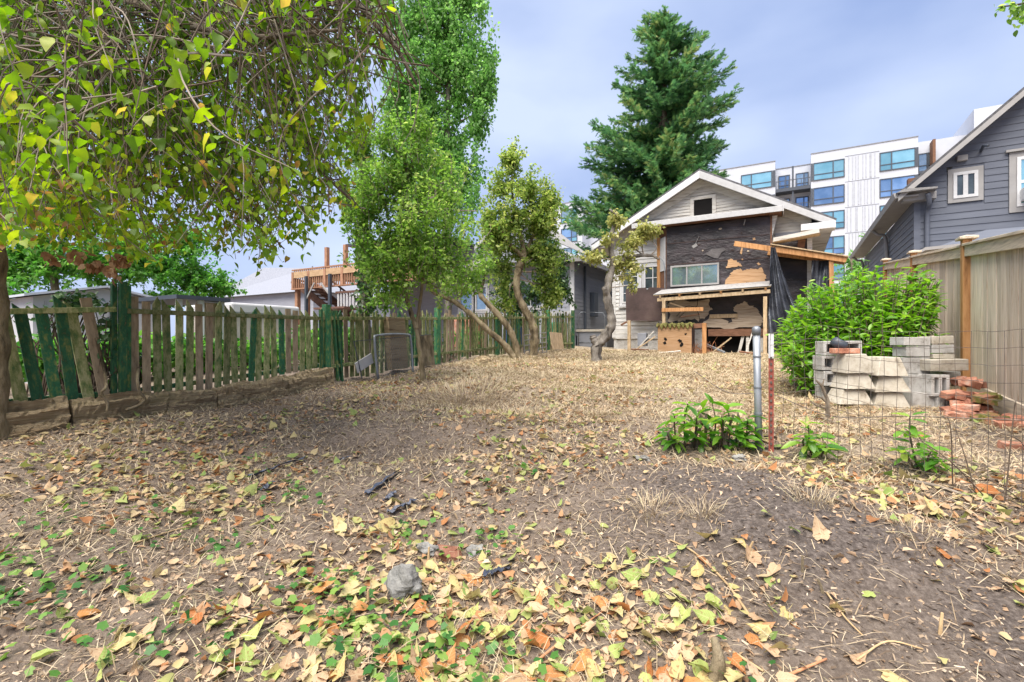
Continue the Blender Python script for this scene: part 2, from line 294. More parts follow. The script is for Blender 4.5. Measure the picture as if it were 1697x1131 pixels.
M['l_fir'] = leafm('fir_needles', [(0, (.035, .095, .042)), (.35, (.085, .20, .08)), (.7, (.16, .31, .11)), (1, (.32, .37, .14))], 'attr', .35, .6)
M['l_laurel'] = leafm('laurel_leaf', [(0, (.06, .16, .022)), (.45, (.15, .32, .035)), (.8, (.25, .44, .055)), (1, (.38, .52, .11))], 'attr', .45, .3, .5)
M['l_laurel_o'] = leafm('laurel_leaf_near', [(0, (.06, .18, .022)), (.5, (.14, .31, .035)), (.85, (.22, .40, .05)), (1, (.34, .44, .09))], 'obj', .45, .3, .5)
M['l_ivy'] = leafm('ivy_leaf', [(0, (.03, .11, .025)), (.5, (.08, .21, .04)), (1, (.2, .31, .06))], 'attr', .3)
LITTER = [(0, (.15, .075, .035)), (.15, (.36, .16, .065)), (.3, (.40, .25, .14)), (.5, (.46, .345, .215)), (.68, (.42, .35, .16)), (.84, (.30, .33, .11)), (1, (.15, .23, .06))]
M['litter'] = leafm('leaf_litter', LITTER, 'attr', .2, .7, .25)
M['straw'] = leafm('dry_grass', [(0, (.17, .12, .075)), (.35, (.38, .295, .195)), (.8, (.54, .45, .32)), (1, (.42, .38, .22))], 'attr', .15, .85, .15)
M['chips'] = leafm('soil_debris', [(0, (.05, .036, .027)), (.4, (.15, .11, .08)), (.75, (.35, .265, .185)), (1, (.56, .46, .36))], 'attr', 0, .95, .15)
M['l_pear'] = leafm('pear_leaf', [(0, (.16, .18, .05)), (.4, (.30, .32, .10)), (.75, (.45, .44, .17)), (1, (.55, .5, .25))], 'attr', .5)
M['crumble'] = leafm('crumbled_leaf', [(0, (.20, .12, .07)), (.35, (.36, .24, .15)), (.7, (.52, .38, .26)), (1, (.6, .5, .38))], 'attr', .1, .85, .15)

# ------------------------------------------------------------------ the ground
GP = np.array([(0, -.5, -1.32), (0, .6, -1.3), (-2.5, .6, -1.22), (-.9, 1.55, -1.25), (.75, 2.4, -1.17), (2.0, 3.2, -1.05), (-.25, 4.3, -.86), (1.1, 3.75, -.93),
    (-5.8, -.5, -.80), (-5.8, 1.45, -.765), (-5.8, 2.3, -.755), (-5.8, 4.6, -.60), (-5.8, 7.3, -.41), (-5.8, 9.5, -.33), (-5.8, 13.7, -.24),
    (1.9, 5.0, -.86), (1.9, 7.0, -.74), (1.9, 10, -.58), (1.9, 14, -.36), (-1.5, 14, -.30), (-4.5, 14, -.27), (-3.7, 10, -.42), (-4.6, 5.45, -.62), (-1.7, 2.95, -1.0),
    (-2.7, 7, -.60), (-.5, 7.2, -.66), (-1, 10, -.5), (-3.9, 2.4, -.95), (-3.2, 1.2, -1.12), (-7, 3, -.75), (-7, 8, -.4), (3, 8, -.75), (3, 3, -1.1)])
_D = np.linalg.norm(GP[:, None, :2] - GP[None, :, :2], axis=2); _n = len(GP)
_A = np.zeros((_n + 3, _n + 3)); _A[:_n, :_n] = _D + np.eye(_n) * .02; _A[:_n, _n] = 1; _A[:_n, _n + 1:] = GP[:, :2]; _A[_n:, :_n] = _A[:_n, _n:].T
_W = np.linalg.solve(_A, np.concatenate((GP[:, 2], np.zeros(3))))
def Hh(u, v, fine=True):
    u = np.asarray(u, float); v = np.asarray(v, float)
    uc = np.clip(u, -7, 3); vc = np.clip(v, -.5, 14.2)
    z = _W[_n] + _W[_n + 1] * uc + _W[_n + 2] * vc
    for k in range(_n): z = z + _W[k] * np.sqrt((uc - GP[k, 0]) ** 2 + (vc - GP[k, 1]) ** 2 + .04)
    z = z + CZ
    g = lambda a, b, h, s: h * np.exp(-((u - a) ** 2 + (v - b) ** 2) / s ** 2)
    z = z + g(-.28, 3.0, .21, .72) + g(.5, 2.75, .09, .55) + g(-2.55, 3.75, .09, .45) + g(-3.6, 3.3, .07, .4) + g(-3.05, 3.2, -.09, .3) + g(-2.1, 2.9, .04, .3) + g(-1.62, 2.08, -.085, .2) + g(-3.75, 5.55, .10, .75) + g(-3.1, 5.2, .04, .5) + g(-3.3, 4.75, -.05, .4) + g(-2.9, 2.75, -.05, .3)
    P = np.stack((u, v), -1)
    z = z + .030 * wav(P, 2.4) + .013 * wav(P, 7.5, 9)
    if fine: z = z + .006 * wav(P, 21, 20) + .004 * wav(P, 55, 30, 16)
    return z
def G(px, py):
    r = ray(px, py); d = np.concatenate((np.arange(.6, 8, .01), np.arange(8, 60, .05)))
    h = Hh(r[0] * d, r[1] * d) - (CZ + r[2] * d); i = int(np.argmax(h > 0)) if (h > 0).any() else len(d) - 1
    return np.array((r[0] * d[i], r[1] * d[i], float(Hh(r[0] * d[i], r[1] * d[i])))), d[i]
def Hz(u, v): return float(Hh(u, v))

_far = [60, 25, 10, 4, 2]
gu = np.concatenate(([-400, -150, -60, -25, -14], np.linspace(-9, 4, 300), [6, 12, 25, 60, 150, 400]))
gv = np.concatenate(([-400, -100, -30, -8, -3], np.linspace(-.5, 6, 210), np.linspace(6.05, 15.5, 130), [18, 25, 40, 80, 200, 500]))
UU, VV = np.meshgrid(gu, gv); ZZ = Hh(UU, VV)
ok = (np.abs(UU + 2.5) < 8) & (VV > -1) & (VV < 16); ZZ = np.where(ok, ZZ, Hh(UU, VV, False))
nu, nv = len(gu), len(gv); ix = np.arange(nu * nv).reshape(nv, nu)
Fg = np.stack((ix[:-1, :-1], ix[:-1, 1:], ix[1:, 1:], ix[1:, :-1]), -1).reshape(-1, 4)
def straw_mask(u, v):
    P = np.stack((np.asarray(u, float), np.asarray(v, float)), -1)
    s = (v - 4.5 + .55 * (u + 1.2) * 0 + .5 * wav(P, 1.6, 5)) / 1.6
    s = np.where(u < -4.2, s - 1.1 * (-4.2 - u), s)
    return np.clip(s, 0, 1)
gme = mesh_np('ground', np.stack((UU, VV, ZZ), -1).reshape(-1, 3), Fg, straw_mask(UU, VV).ravel(), True)
def bare(u, v): return 1.1 * np.exp(-(((u + .28) / .72) ** 2 + ((v - 2.98) / .62) ** 2)) + .55 * np.exp(-(((u - .5) / .45) ** 2 + ((v - 2.6) / .4) ** 2))
_a = gme.attributes.new('humus', 'FLOAT', 'POINT'); _a.data.foreach_set('value', np.clip(bare(UU, VV) * 1.2 + .25 * wav(np.stack((UU, VV), -1), 5, 4), 0, 1).ravel().astype(np.float32))
m = bpy.data.materials.new('yard_soil'); m.use_nodes = True; t = m.node_tree; b = t.nodes['Principled BSDF']
b.inputs['Roughness'].default_value = .97; b.inputs['Specular IOR Level'].default_value = .15
tcn = N(t, 'ShaderNodeTexCoord')
def nz(sc, det=8, ro=.65):
    n = N(t, 'ShaderNodeTexNoise'); n.inputs['Scale'].default_value = sc; n.inputs['Detail'].default_value = det; n.inputs['Roughness'].default_value = ro
    t.links.new(tcn.outputs['Object'], n.inputs['Vector']); return n
n1, n2, n3 = nz(3.2), nz(45, 6, .7), nz(11)
r1 = ramp_node(t, [(.3, (.12, .092, .073)), (.5, (.22, .172, .137)), (.7, (.33, .265, .21))])
r2 = ramp_node(t, [(.32, (.07, .052, .042)), (.5, (.19, .148, .118)), (.66, (.36, .295, .235))])
r3 = ramp_node(t, [(.3, (.27, .205, .135)), (.5, (.44, .355, .25)), (.7, (.55, .465, .34))])
mA = N(t, 'ShaderNodeMix', data_type='RGBA'); mA.inputs[0].default_value = .5
t.links.new(n1.outputs['Fac'], r1.inputs[0]); t.links.new(n2.outputs['Fac'], r2.inputs[0]); t.links.new(n3.outputs['Fac'], r3.inputs[0])
t.links.new(r1.outputs[0], mA.inputs[6]); t.links.new(r2.outputs[0], mA.inputs[7])
at = N(t, 'ShaderNodeAttribute'); at.attribute_name = 'rnd'
mk = N(t, 'ShaderNodeMath', operation='MULTIPLY_ADD'); mk.inputs[1].default_value = 1.1; t.links.new(at.outputs['Fac'], mk.inputs[0])
ms = N(t, 'ShaderNodeMath', operation='MULTIPLY_ADD'); ms.inputs[1].default_value = 1.6; ms.inputs[2].default_value = -1.0; t.links.new(n3.outputs['Fac'], ms.inputs[0]); t.links.new(ms.outputs[0], mk.inputs[2]); mk.use_clamp = True
mB = N(t, 'ShaderNodeMix', data_type='RGBA'); t.links.new(mk.outputs[0], mB.inputs[0]); t.links.new(mA.outputs[2], mB.inputs[6]); t.links.new(r3.outputs[0], mB.inputs[7])
hm_ = N(t, 'ShaderNodeAttribute'); hm_.attribute_name = 'humus'; hq = N(t, 'ShaderNodeMath', operation='MULTIPLY'); hq.inputs[1].default_value = .95; t.links.new(hm_.outputs['Fac'], hq.inputs[0])
r4 = ramp_node(t, [(.34, (.062, .05, .045)), (.5, (.125, .103, .092)), (.64, (.22, .185, .165))]); t.links.new(n2.outputs['Fac'], r4.inputs[0])
mC = N(t, 'ShaderNodeMix', data_type='RGBA'); t.links.new(hq.outputs[0], mC.inputs[0]); t.links.new(mB.outputs[2], mC.inputs[6]); t.links.new(r4.outputs[0], mC.inputs[7])
t.links.new(mC.outputs[2], b.inputs['Base Color'])
bp = N(t, 'ShaderNodeBump'); bp.inputs['Strength'].default_value = .9; bp.inputs['Distance'].default_value = .03; t.links.new(nz(60, 8, .75).outputs['Fac'], bp.inputs['Height']); t.links.new(bp.outputs[0], b.inputs['Normal'])
tag(ob('ground', gme, m), 'bare brown garden soil with patches of dry straw', 'ground', kind='structure')

# ------------------------------------------------------------------ buildings: shared bits
def siding(parent, m, plane, c, a0, a1, z0, z1, pitch, th, cut=None, nrm=-1):
    """clapboards, each a part: plane 'y' = wall facing nrm along y at y=c, running along x from a0 to a1; cut(z0,z1) -> list of (a,b) runs"""
    z = z0
    while z < z1 - .01:
        zt = min(z + pitch, z1)
        for run in (cut(z, zt) if cut else [(a0, a1)]):
            a, b2 = run[:2]; at_, bt_ = run[2:] if len(run) == 4 else (a, b2)
            if b2 - a < .03 or bt_ - at_ < .001: continue
            lo, hi = c + nrm * th, c + nrm * th * .35
            if plane == 'y': V = [(a, c, z), (b2, c, z), (b2, lo, z), (a, lo, z), (at_, c, zt), (bt_, c, zt), (bt_, hi, zt), (at_, hi, zt)]
            else: V = [(c, a, z), (c, b2, z), (lo, b2, z), (lo, a, z), (c, a, zt), (c, b2, zt), (hi, b2, zt), (hi, a, zt)]
            MB().add(V, [(0, 1, 2, 3), (4, 7, 6, 5), (2, 6, 7, 3), (0, 4, 5, 1), (0, 3, 7, 4), (1, 5, 6, 2)]).build('siding_board', m, parent)
        z += pitch
def minus(a0, a1, holes):
    runs = [(a0, a1)]
    for h0, h1 in holes:
        nr = []
        for a, b2 in runs:
            if h1 <= a or h0 >= b2: nr.append((a, b2)); continue
            if h0 > a: nr.append((a, h0))
            if h1 < b2: nr.append((h1, b2))
        runs = nr
    return runs
def window(parent, y, x0, x1, z0, z1, fr, gl, fw=.05, cols=1, rows=1, bar=.025, trim=None, tw=.08, name='window', dep=.05):
    """a window in a wall facing -y: frame proud of the wall, panes set back; frame > panes"""
    wdw = MB()
    wdw.box(x0, x0 + fw, y - dep, y, z0, z1); wdw.box(x1 - fw, x1, y - dep, y, z0, z1)
    wdw.box(x0 + fw, x1 - fw, y - dep, y, z0, z0 + fw); wdw.box(x0 + fw, x1 - fw, y - dep, y, z1 - fw, z1)
    ix0, ix1, iz0, iz1 = x0 + fw, x1 - fw, z0 + fw, z1 - fw
    for i in range(1, cols):
        xx = ix0 + (ix1 - ix0) * i / cols; wdw.box(xx - bar / 2, xx + bar / 2, y - dep * .8, y - .002, iz0, iz1)
    for j in range(1, rows):
        zz = iz0 + (iz1 - iz0) * j / rows
        for i in range(cols):
            a = ix0 + (ix1 - ix0) * i / cols + (bar / 2 if i else 0); b2 = ix0 + (ix1 - ix0) * (i + 1) / cols - (bar / 2 if i < cols - 1 else 0)
            wdw.box(a, b2, y - dep * .75, y - .002, zz - bar / 2, zz + bar / 2)
    wo = wdw.build(name, fr, parent)
    for i in range(cols):
        a = ix0 + (ix1 - ix0) * i / cols; b2 = ix0 + (ix1 - ix0) * (i + 1) / cols
        g_ = gl[i % len(gl)] if isinstance(gl, (list, tuple)) else gl
        box('pane', g_, wo, a + .001, b2 - .001, y - .016 - .002 * i, y - .004, iz0, iz1)
    if trim:
        tm = MB(); tm.box(x0 - tw, x0 - .002, y - .03, y, z0 - tw, z1 + tw); tm.box(x1 + .002, x1 + tw, y - .03, y, z0 - tw, z1 + tw)
        tm.box(x0 - .002, x1 + .002, y - .03, y, z1 + .002, z1 + tw); tm.box(x0 - .002, x1 + .002, y - .034, y, z0 - tw, z0 - .002); tm.build('trim', trim, wo)
    return wo

# ------------------------------------------------------------------ the derelict bungalow
B = thing('bungalow', 'derelict white gabled bungalow with torn black tar paper and a sagging lean-to', 'house', (-2.1, 17, 1.0))
GY = 14.35; gz = .95
PKX, PKZ, TRX, TRZ = -2.16, 5.95, .94, 4.21
slope = (PKZ - TRZ) / (TRX - PKX); TLX = 2 * PKX - TRX
x0w, x1w = -4.72, .46
box('foundation', M['concrete'], B, x0w + .03, x1w - .03, GY + .02, 21.9, gz - .3, 1.36)
box('wall', M['white_weather'], B, x0w, x1w, GY, 22, 1.36, 4.35)
roofz = lambda x: PKZ - slope * abs(x - PKX)
poly_xz('gable_wall', M['white_weather'], B, [(x0w, 4.352), (x1w, 4.352), (x1w, roofz(x1w) - .06), (PKX, PKZ - .06), (x0w, roofz(x0w) - .06)], GY + .1, .1)
for sgn, tx in ((1, TRX), (-1, TLX)):
    nm = np.array((slope * sgn, 0, 1)); nm = nm / np.linalg.norm(nm)
    a = np.array((PKX, 13.98, PKZ)); e = np.array((tx, 13.98, TRZ))
    MB().prism([a, e, e + nm * .05, a + np.array((0, 0, .06))], (0, 8.3, 0)).build('roof', M['shingle'], B)
    dn = np.array((0, 0, -.20))
    MB().prism([a + (0, -.02, 0), e + (0, -.02, 0), e + (0, -.02, -.16), a + dn + (0, -.02, 0)], (0, .05, 0)).build('bargeboard', M['white_paint'], B, .006)
    MB().prism([a + (0, .04, -.05), e + (-sgn * .06, .04, -.05), e + (-sgn * .06, .04, -.07), a + (0, .04, -.07)], (0, .36, 0)).build('soffit', M['cream_weather'], B)
    # frieze under the rake on the gable wall
    MB().prism([(PKX, GY - .005, PKZ - .10), (tx - sgn * .5, GY - .005, roofz(tx - sgn * .5) - .10), (tx - sgn * .5, GY - .005, roofz(tx - sgn * .5) - .30), (PKX, GY - .005, PKZ - .33)], (0, -.03, 0)).build('rake_frieze', M['cream_weather'], B)
    # eave soffit and fascia along the side
    xx = tx - sgn * .5
    MB().prism([(tx - sgn * .02, 14.03, TRZ - .05), (xx, 14.03, TRZ - .05), (xx, 14.03, TRZ - .08), (tx - sgn * .02, 14.03, TRZ - .08)], (0, 8.2, 0)).build('eave_soffit', M['cream_weather'], B)
# gable clapboards and dark opening
gw = (-2.36, -1.88, 4.72, 5.26)
def gcut(z0, z1):
    hw = (PKZ - .32 - z1) / slope
    hs = [(gw[0] - .1, gw[1] + .1)] if z0 < gw[3] + .1 and z1 > gw[2] - .06 else []
    h0 = (PKZ - .32 - z0) / slope; f = lambda h, s: max(PKX - h, x0w + .02) if s < 0 else min(PKX + h, x1w - .02)
    l0, r0 = f(h0, -1), f(h0, 1); return [(a, c, f(hw, -1) if a == l0 else a, f(hw, 1) if c == r0 else c) for a, c in minus(l0, r0, hs)]
siding(B, M['cream_weather'], 'y', GY - .001, 0, 0, 4.36, 5.6, .085, .026, gcut)
box('attic_opening', M['dark'], B, gw[0], gw[1], GY - .012, GY - .002, gw[2], gw[3])
mb = MB(); mb.box(gw[0] - .1, gw[0], GY - .045, GY - .002, gw[2] - .05, gw[3] + .09); mb.box(gw[1], gw[1] + .1, GY - .045, GY - .002, gw[2] - .05, gw[3] + .09); mb.box(gw[0], gw[1], GY - .043, GY - .002, gw[3], gw[3] + .09)
mb.build('attic_window_trim', M['cream_weather'], B, .004)
box('attic_sill', M['cream_weather'], B, gw[0] - .16, gw[1] + .16, GY - .09, GY - .004, gw[2] - .11, gw[2] - .055)
mb = MB()
for k in range(9): x = gw[0] - .35 + .1 * k; mb.beam((x, GY - .1, 4.70 + .02 * random.random()), (x + .12, GY - .12, 4.7 + .05 * random.random()), .03, .02)
mb.build('loose_debris', M['tan_wood'], B)
# left wall clapboards, window
lw = (-4.42, -3.24, 2.44, 3.52)
def lcut(z0, z1): return minus(x0w + .1, -3.35, [(lw[0] - .09, lw[1] + .09)] if z0 < lw[3] + .09 and z1 > lw[2] - .1 else [])
siding(B, M['white_weather'], 'y', GY - .001, 0, 0, 1.66, 4.3, .115, .028, lcut)
box('corner_board', M['white_weather'], B, x0w - .01, x0w + .098, GY - .03, GY - .001, 1.4, 4.3)
for k in range(2): box('skirt_board', M['white_weather'], B, x0w + .1, -3.3, GY - .03, GY - .001, 1.37 + .145 * k, 1.51 + .145 * k)
xm = (lw[0] + lw[1]) / 2 - .05
window(B, GY, lw[0], xm - .03, lw[2], lw[3], M['white_paint'], M['glass'], .045, 2, 4, .022, M['white_paint'], .07)
window(B, GY, xm + .03 + .09, lw[1], lw[2] + .03, lw[3], M['white_paint'], M['glass'], .045, 2, 3, .022, M['white_paint'], .05)
box('window_sill', M['white_paint'], B, lw[0] - .1, lw[1] + .06, GY - .09, GY - .036, lw[2] - .13, lw[2] - .075)
# tar-papered bay
M['flap'] = pm('torn_grey_paper', [(.3, (.05, .045, .047)), (.7, (.12, .11, .11))], 5, rough=.7, bump=.6)
by = 14.0; bx0, bx1 = -3.04, -.45
box('bay_wall', M['tar'], B, bx0, bx1, by, GY - .002, 2.62, 4.50)
nst = 9
MB().prism([(bx0, by, 2.62), (-3.36, GY - .002, 2.62), (bx0, GY - .002, 2.62)], (0, 0, 1.88)).build('bay_side', M['red_wood'], B)
MB().prism([(bx0 - .03, by + .015, 3.3), (-3.27, by + .265, 3.3), (-3.29, by + .25, 3.3), (bx0 - .05, by, 3.3)], (0, 0, .95)).build('bay_side_panel', M['white_paint'], B)
MB().prism([(-3.26, by + .25, 2.6), (-3.36, by + .34, 2.6), (-3.38, by + .31, 2.6), (-3.28, by + .22, 2.6)], (0, 0, 1.7)).build('bay_side_stud', M['orange_wood'], B)
for z_, hgt in ((4.02, .46), (3.42, .58), (2.63, .78)): # overlapping sheets of paper
    n = 24; xs = np.linspace(bx0 + .004, bx1 - .004, n); V = []; F = []
    top = z_ + hgt; lo = z_ - .02 + .02 * np.sin(xs * 7 + z_) + rng.normal(0, .006, n)
    for i in range(n): V += [(xs[i], by - .006 - .004 * math.sin(i * 1.3 + z_ * 5), lo[i]), (xs[i], by - .003, top)]
    for i in range(n - 1): F.append((2 * i, 2 * i + 2, 2 * i + 3, 2 * i + 1))
    o = MB().add(V, F).build('paper_sheet', M['tar'], B); s_ = o.modifiers.new('t', 'SOLIDIFY'); s_.thickness = .003
box('bay_corner_stud', M['red_wood'], B, bx1 - .001, bx1 + .035, by - .012, by + .06, 2.6, 4.46)
def ragged(cx, cz, rx, rz, n=26, amp=.16, sq=3.):
    ps = []
    for i in range(n):
        t_ = 2 * math.pi * i / n; c, s2 = math.cos(t_), math.sin(t_)
        k = (abs(c) ** sq + abs(s2) ** sq) ** (-1 / sq) * (1 + amp * random.uniform(-1, 1)); ps.append((cx + rx * k * c, cz + rz * k * s2))
    return ps
def zp(x, y, v=14.0): p = PV(1060 + x / 4.918, 370 + y / 4.918, v); return p[0], p[2]
def rough(pts, amp=.012, n=4):
    o_ = []
    for (x0, z0), (x1, z1) in zip(pts, pts[1:] + pts[:1]):
        L_ = math.hypot(x1 - x0, z1 - z0)
        for k in range(n): t_ = k / n; o_.append((x0 + (x1 - x0) * t_ + random.gauss(0, min(amp, L_ * .12)), z0 + (z1 - z0) * t_ + random.gauss(0, min(amp, L_ * .12))))
    return o_
big = [(690, 490), (735, 430), (770, 385), (800, 378), (822, 372), (838, 392), (870, 380), (905, 368), (960, 380), (1000, 360), (1008, 400), (1026, 430), (1026, 475), (1010, 487), (960, 480), (910, 493), (880, 480), (862, 492), (800, 500), (730, 500)]
poly_xz('bare_patch', M['sheath'], B, rough([zp(*q) for q in big][::-1], .018), by - .012, .006)
poly_xz('bare_patch', M['sheath'], B, rough([zp(*q) for q in [(705, 368), (712, 335), (732, 296), (775, 302), (820, 325), (828, 350), (780, 360)]][::-1]), by - .012, .006)
for q in (((830, 200), (845, 190), (838, 225), (832, 258), (818, 245)), ((955, 330), (970, 322), (988, 338), (970, 346)), ((920, 125), (940, 118), (945, 138), (925, 140)), ((832, 292), (845, 290), (843, 302), (833, 304))):
    poly_xz('bare_patch', M['sheath'], B, [zp(*p) for p in q][::-1], by - .012, .005)
poly_xz('loose_paper_flap', M['flap'], B, [zp(*q) for q in [(535, 255), (590, 212), (690, 205), (705, 220), (665, 245), (640, 290), (600, 283)]][::-1], by - .02, .008)
poly_xz('paper_scrap', M['trim_taupe'], B, [zp(*q) for q in [(425, 190), (462, 165), (475, 185), (440, 208)]][::-1], by - .02, .005)
MB().tube([np.array((zp(455, 172)[0], by - .03, zp(455, 172)[1])), np.array((zp(485, 110)[0], by - .03, zp(485, 110)[1]))], .006, 5).build('hanging_string', M['trim_taupe'], B)
MB().tube([np.array((zp(850, 20)[0], by - .05, zp(850, 20)[1])), np.array((zp(862, -25)[0], by - .05, zp(862, -25)[1]))], .012, 5).build('hanging_pipe', M['trim_taupe'], B)
window(B, by - .012, -2.92, -1.66, 2.82, 3.40, M['trim_taupe'], [M['glass_sky'], M['glass_sky'], M['glass_sky']], .045, 3, 1, .035, None, name='sliding_window', dep=.05)
for k in range(16):
    sx_, sz_ = random.uniform(bx0 + .1, bx1 - .1), random.uniform(3.45, 4.4)
    poly_xz('paper_tear', M[random.choice(('tar_brown', 'flap', 'sheath_pale', 'tar_brown'))], B, ragged(sx_, sz_, random.uniform(.015, .06), random.uniform(.01, .03), 9, .5, 2), by - .0125 - .0006 * k, .003)
for z_ in (2.74, 3.44, 4.03):
    MB().beam((bx0 + .02, by - .008, z_ + .01), (bx1 - .02, by - .008, z_), .012, .02).build('lap_batten', M['tar_brown'], B)
# pent roof over the bay
pz = 4.66
MB().prism([(-3.95, 13.72, pz), (-3.95, GY - .04, pz + .16), (-3.95, GY - .04, pz + .12), (-3.95, 13.72, pz - .04)], (3.78, 0, 0)).build('pent_roof', M['shingle_lt'], B)
box('pent_fascia', M['white_paint'], B, -3.95, -.17, 13.69, 13.718, pz - .14, pz - .005, .005)
box('pent_soffit', M['red_wood'], B, -3.93, -.19, 13.72, GY - .02, pz - .13, pz - .105)
MB().prism([(-.168, 13.70, pz - .14), (-.168, GY - .05, pz - .14), (-.168, GY - .05, pz + .13), (-.168, 13.70, pz - .01)], (.02, 0, 0)).build('pent_end_board', M['white_paint'], B)
# right of the bay: cream boards, broken ledge, dark paper, cornice return
MB().prism([(bx1 + .04, by + .02, 3.98), (bx1 + .16, by + .02, 4.5), (bx1 + .04, by + .02, 4.5)], (0, .03, 0)).build('corner_brace', M['white_weather'], B)
siding(B, M['cream_weather'], 'y', GY - .001, 0, 0, 3.98, 4.34, .09, .016, lambda a, c: [(bx1 + .04, x1w - .05)])
box('side_paper', M['tar'], B, bx1 + .04, x1w, GY - .02, GY - .002, 1.36, 3.9)
MB().beam((-.38, 14.1, 3.83), (.62, 14.0, 3.93), .34, .05).build('broken_ledge', M['tan_wood'], B)
MB().beam((-.38, 13.93, 3.87), (.6, 13.82, 3.97), .03, .1).build('ledge_fascia', M['cream_weather'], B)
box('flashing', M['panel_grey'], B, -.36, .3, GY - .036, GY - .019, 3.98, 4.10)
box('cornice_return', M['white_paint'], B, .22, .94, 13.93, GY - .01, 4.03, 4.19, .006)
box('corner_post', M['white_weather'], B, .36, .47, GY - .05, GY - .021, 1.4, 4.0)
MB().beam((.25, 14.25, 3.9), (.2, 14.25, 3.45), .03, .16).build('broken_bracket', M['red_wood'], B)
# lean-to roof on the right: orange rafters, thin deck, post
for k, vv in enumerate((13.62, 13.98)):
    a = PV(1217, 404, 13.62); e = PV(1403, 431, 13.62)
    a = np.array((a[0] + (.75 if k else 0), vv, a[2] - (.24 if k else 0))); e = np.array((e[0], vv, e[2]))
    MB().beam(a, e, .045, .13).build('rafter', M['orange_wood'], B, .004)
a = PV(1277, 408, 13.6); e = PV(1406, 430, 13.6)
MB().prism([(a[0], 13.55, a[2] + .03), (e[0], 13.55, e[2] + .05), (e[0], 13.55, e[2] + .075), (a[0], 13.55, a[2] + .055)], (0, .8, 0)).build('lean_to_roof', M['tan_wood'], B)
e = PV(1380, 432, 13.66); MB().beam((e[0], 13.68, Hz(e[0], 13.68) - .05), (e[0] - .03, 13.68, e[2] + .02), .09, .09, (0, 1, 0)).build('lean_to_post', M['orange_wood'], B, .004)
# lower lean-to (porch) with posts, rafters, boards
py_ = 13.42
zl, zr_ = PV(1085, 489, py_)[2], PV(1277, 474, py_)[2]; xl, xr_ = PV(1083, 488, py_)[0], PV(1278, 474, py_)[0]
MB().prism([(xl, py_ - .04, zl), (xr_, py_ - .04, zr_), (xr_, py_ - .04, zr_ - .03), (xl, py_ - .04, zl - .03)], (0, .02, 0)).build('porch_roof_edge', M['tan_wood'], B)
MB().add([(xl, py_ - .04, zl + .005), (xr_, py_ - .04, zr_ + .005), (xr_, by - .02, zr_ + .19), (xl + .1, by - .02, zl + .19), (xl, py_ - .04, zl - .02), (xr_, py_ - .04, zr_ - .02), (xr_, by - .02, zr_ + .165), (xl + .1, by - .02, zl + .165)],
         [(0, 1, 2, 3), (7, 6, 5, 4), (0, 4, 5, 1), (1, 5, 6, 2), (2, 6, 7, 3), (3, 7, 4, 0)]).build('porch_roof', M['shingle_lt'], B)
for k in range(6):
    x = xl + .18 + (xr_ - xl - .3) * k / 5; z = zl + (zr_ - zl) * (x - xl) / (xr_ - xl)
    MB().beam((x, py_ - .03, z - .07), (x, by - .03, z + .11), .045, .06).build('porch_rafter', M['orange_wood'] if k % 2 else M['tan_wood'], B)
MB().beam((xl + .1, py_ + .02, zl - .14), (xr_ - .02, py_ + .02, zr_ - .13), .05, .09).build('porch_beam', M['tan_wood'], B, .003)
for px_ in (1100, 1268):
    x = PV(px_, 500, py_)[0]; MB().beam((x, py_ + .03, Hz(x, py_) - .05), (x, py_ + .03, zl - .17), .085, .085, (0, 1, 0)).build('porch_post', M['tan_wood'], B, .004)
# wall behind the porch, patches, beam, cellar opening
lowx0, lowx1 = bx0 + .02, bx1 - .02
box('lower_wall', M['tar'], B, lowx0, lowx1, by + .05, GY - .004, 1.66, 2.618)
p1 = [(232, 640), (560, 625), (572, 700), (560, 745), (520, 778), (400, 782), (300, 800), (236, 798)]
poly_xz('bare_patch', M['sheath_pale'], B, rough([zp(*q) for q in p1][::-1], .03, 6), by + .045, .006)
p2 = [(765, 690), (800, 660), (850, 648), (920, 670), (970, 715), (1000, 780), (995, 830), (930, 850), (700, 858), (520, 850), (512, 810), (570, 772), (670, 770), (730, 806), (790, 770), (800, 735), (760, 715)]
poly_xz('bare_patch', M['sheath_pale'], B, rough([zp(*q) for q in p2][::-1], .022), by + .04, .006)
a, c = zp(570, 745), zp(798, 770); box('nailed_board', M['tan_wood'], B, a[0], c[0], by - .01, by + .03, c[1], a[1])
a, c = zp(560, 865), zp(915, 920); box('sill_beam', M['red_wood'], B, a[0], lowx1, by - .03, by + .12, c[1], a[1])
box('cellar_opening', M['dark'], B, lowx0 + .9, lowx1, by + .3, GY - .006, gz - .25, 1.655)
box('cellar_wall', M['concrete'], B, lowx0, lowx0 + .95, by + .1, GY - .008, gz - .25, 1.64)
for xs, lean in ((845, .1), (880, 0), (1000, .02)):
    p = zp(xs, 920); MB().beam((p[0] - lean, by - .1, Hz(p[0], by - .1)), (p[0], by + .05, p[1] + .03), .07, .035, (0, 1, 0)).build('leaning_board', M['cream_weather'], B)
for k in range(3):
    a, c = zp(545, 985 + 9 * k, 13.5), zp(700, 1050 + 4 * k, 13.3); MB().tube([np.array((a[0], 13.5, a[1])), np.array((c[0], 13.2, max(c[1], Hz(c[0], 13.2) + .02)))], .012, 5).build('fallen_pipe', M['galv'], B)
a, c = zp(183, 695, py_), zp(522, 715, py_); MB().beam((a[0], py_ - .03, a[1] - .05), (c[0], py_ - .06, a[1] - .06), .03, .1).build('orange_plank', M['orange_wood'], B, .003)
for q in (((320, 770), (400, 700), (465, 680), (470, 620)), ((490, 800), (480, 740), (450, 690), (380, 680), (300, 760))):
    P_ = [np.array((zp(*p, 13.6)[0], 13.6, zp(*p, 13.6)[1])) for p in q]; MB().tube(spline(P_), .008, 5).build('dangling_cable', M['dark'], B)
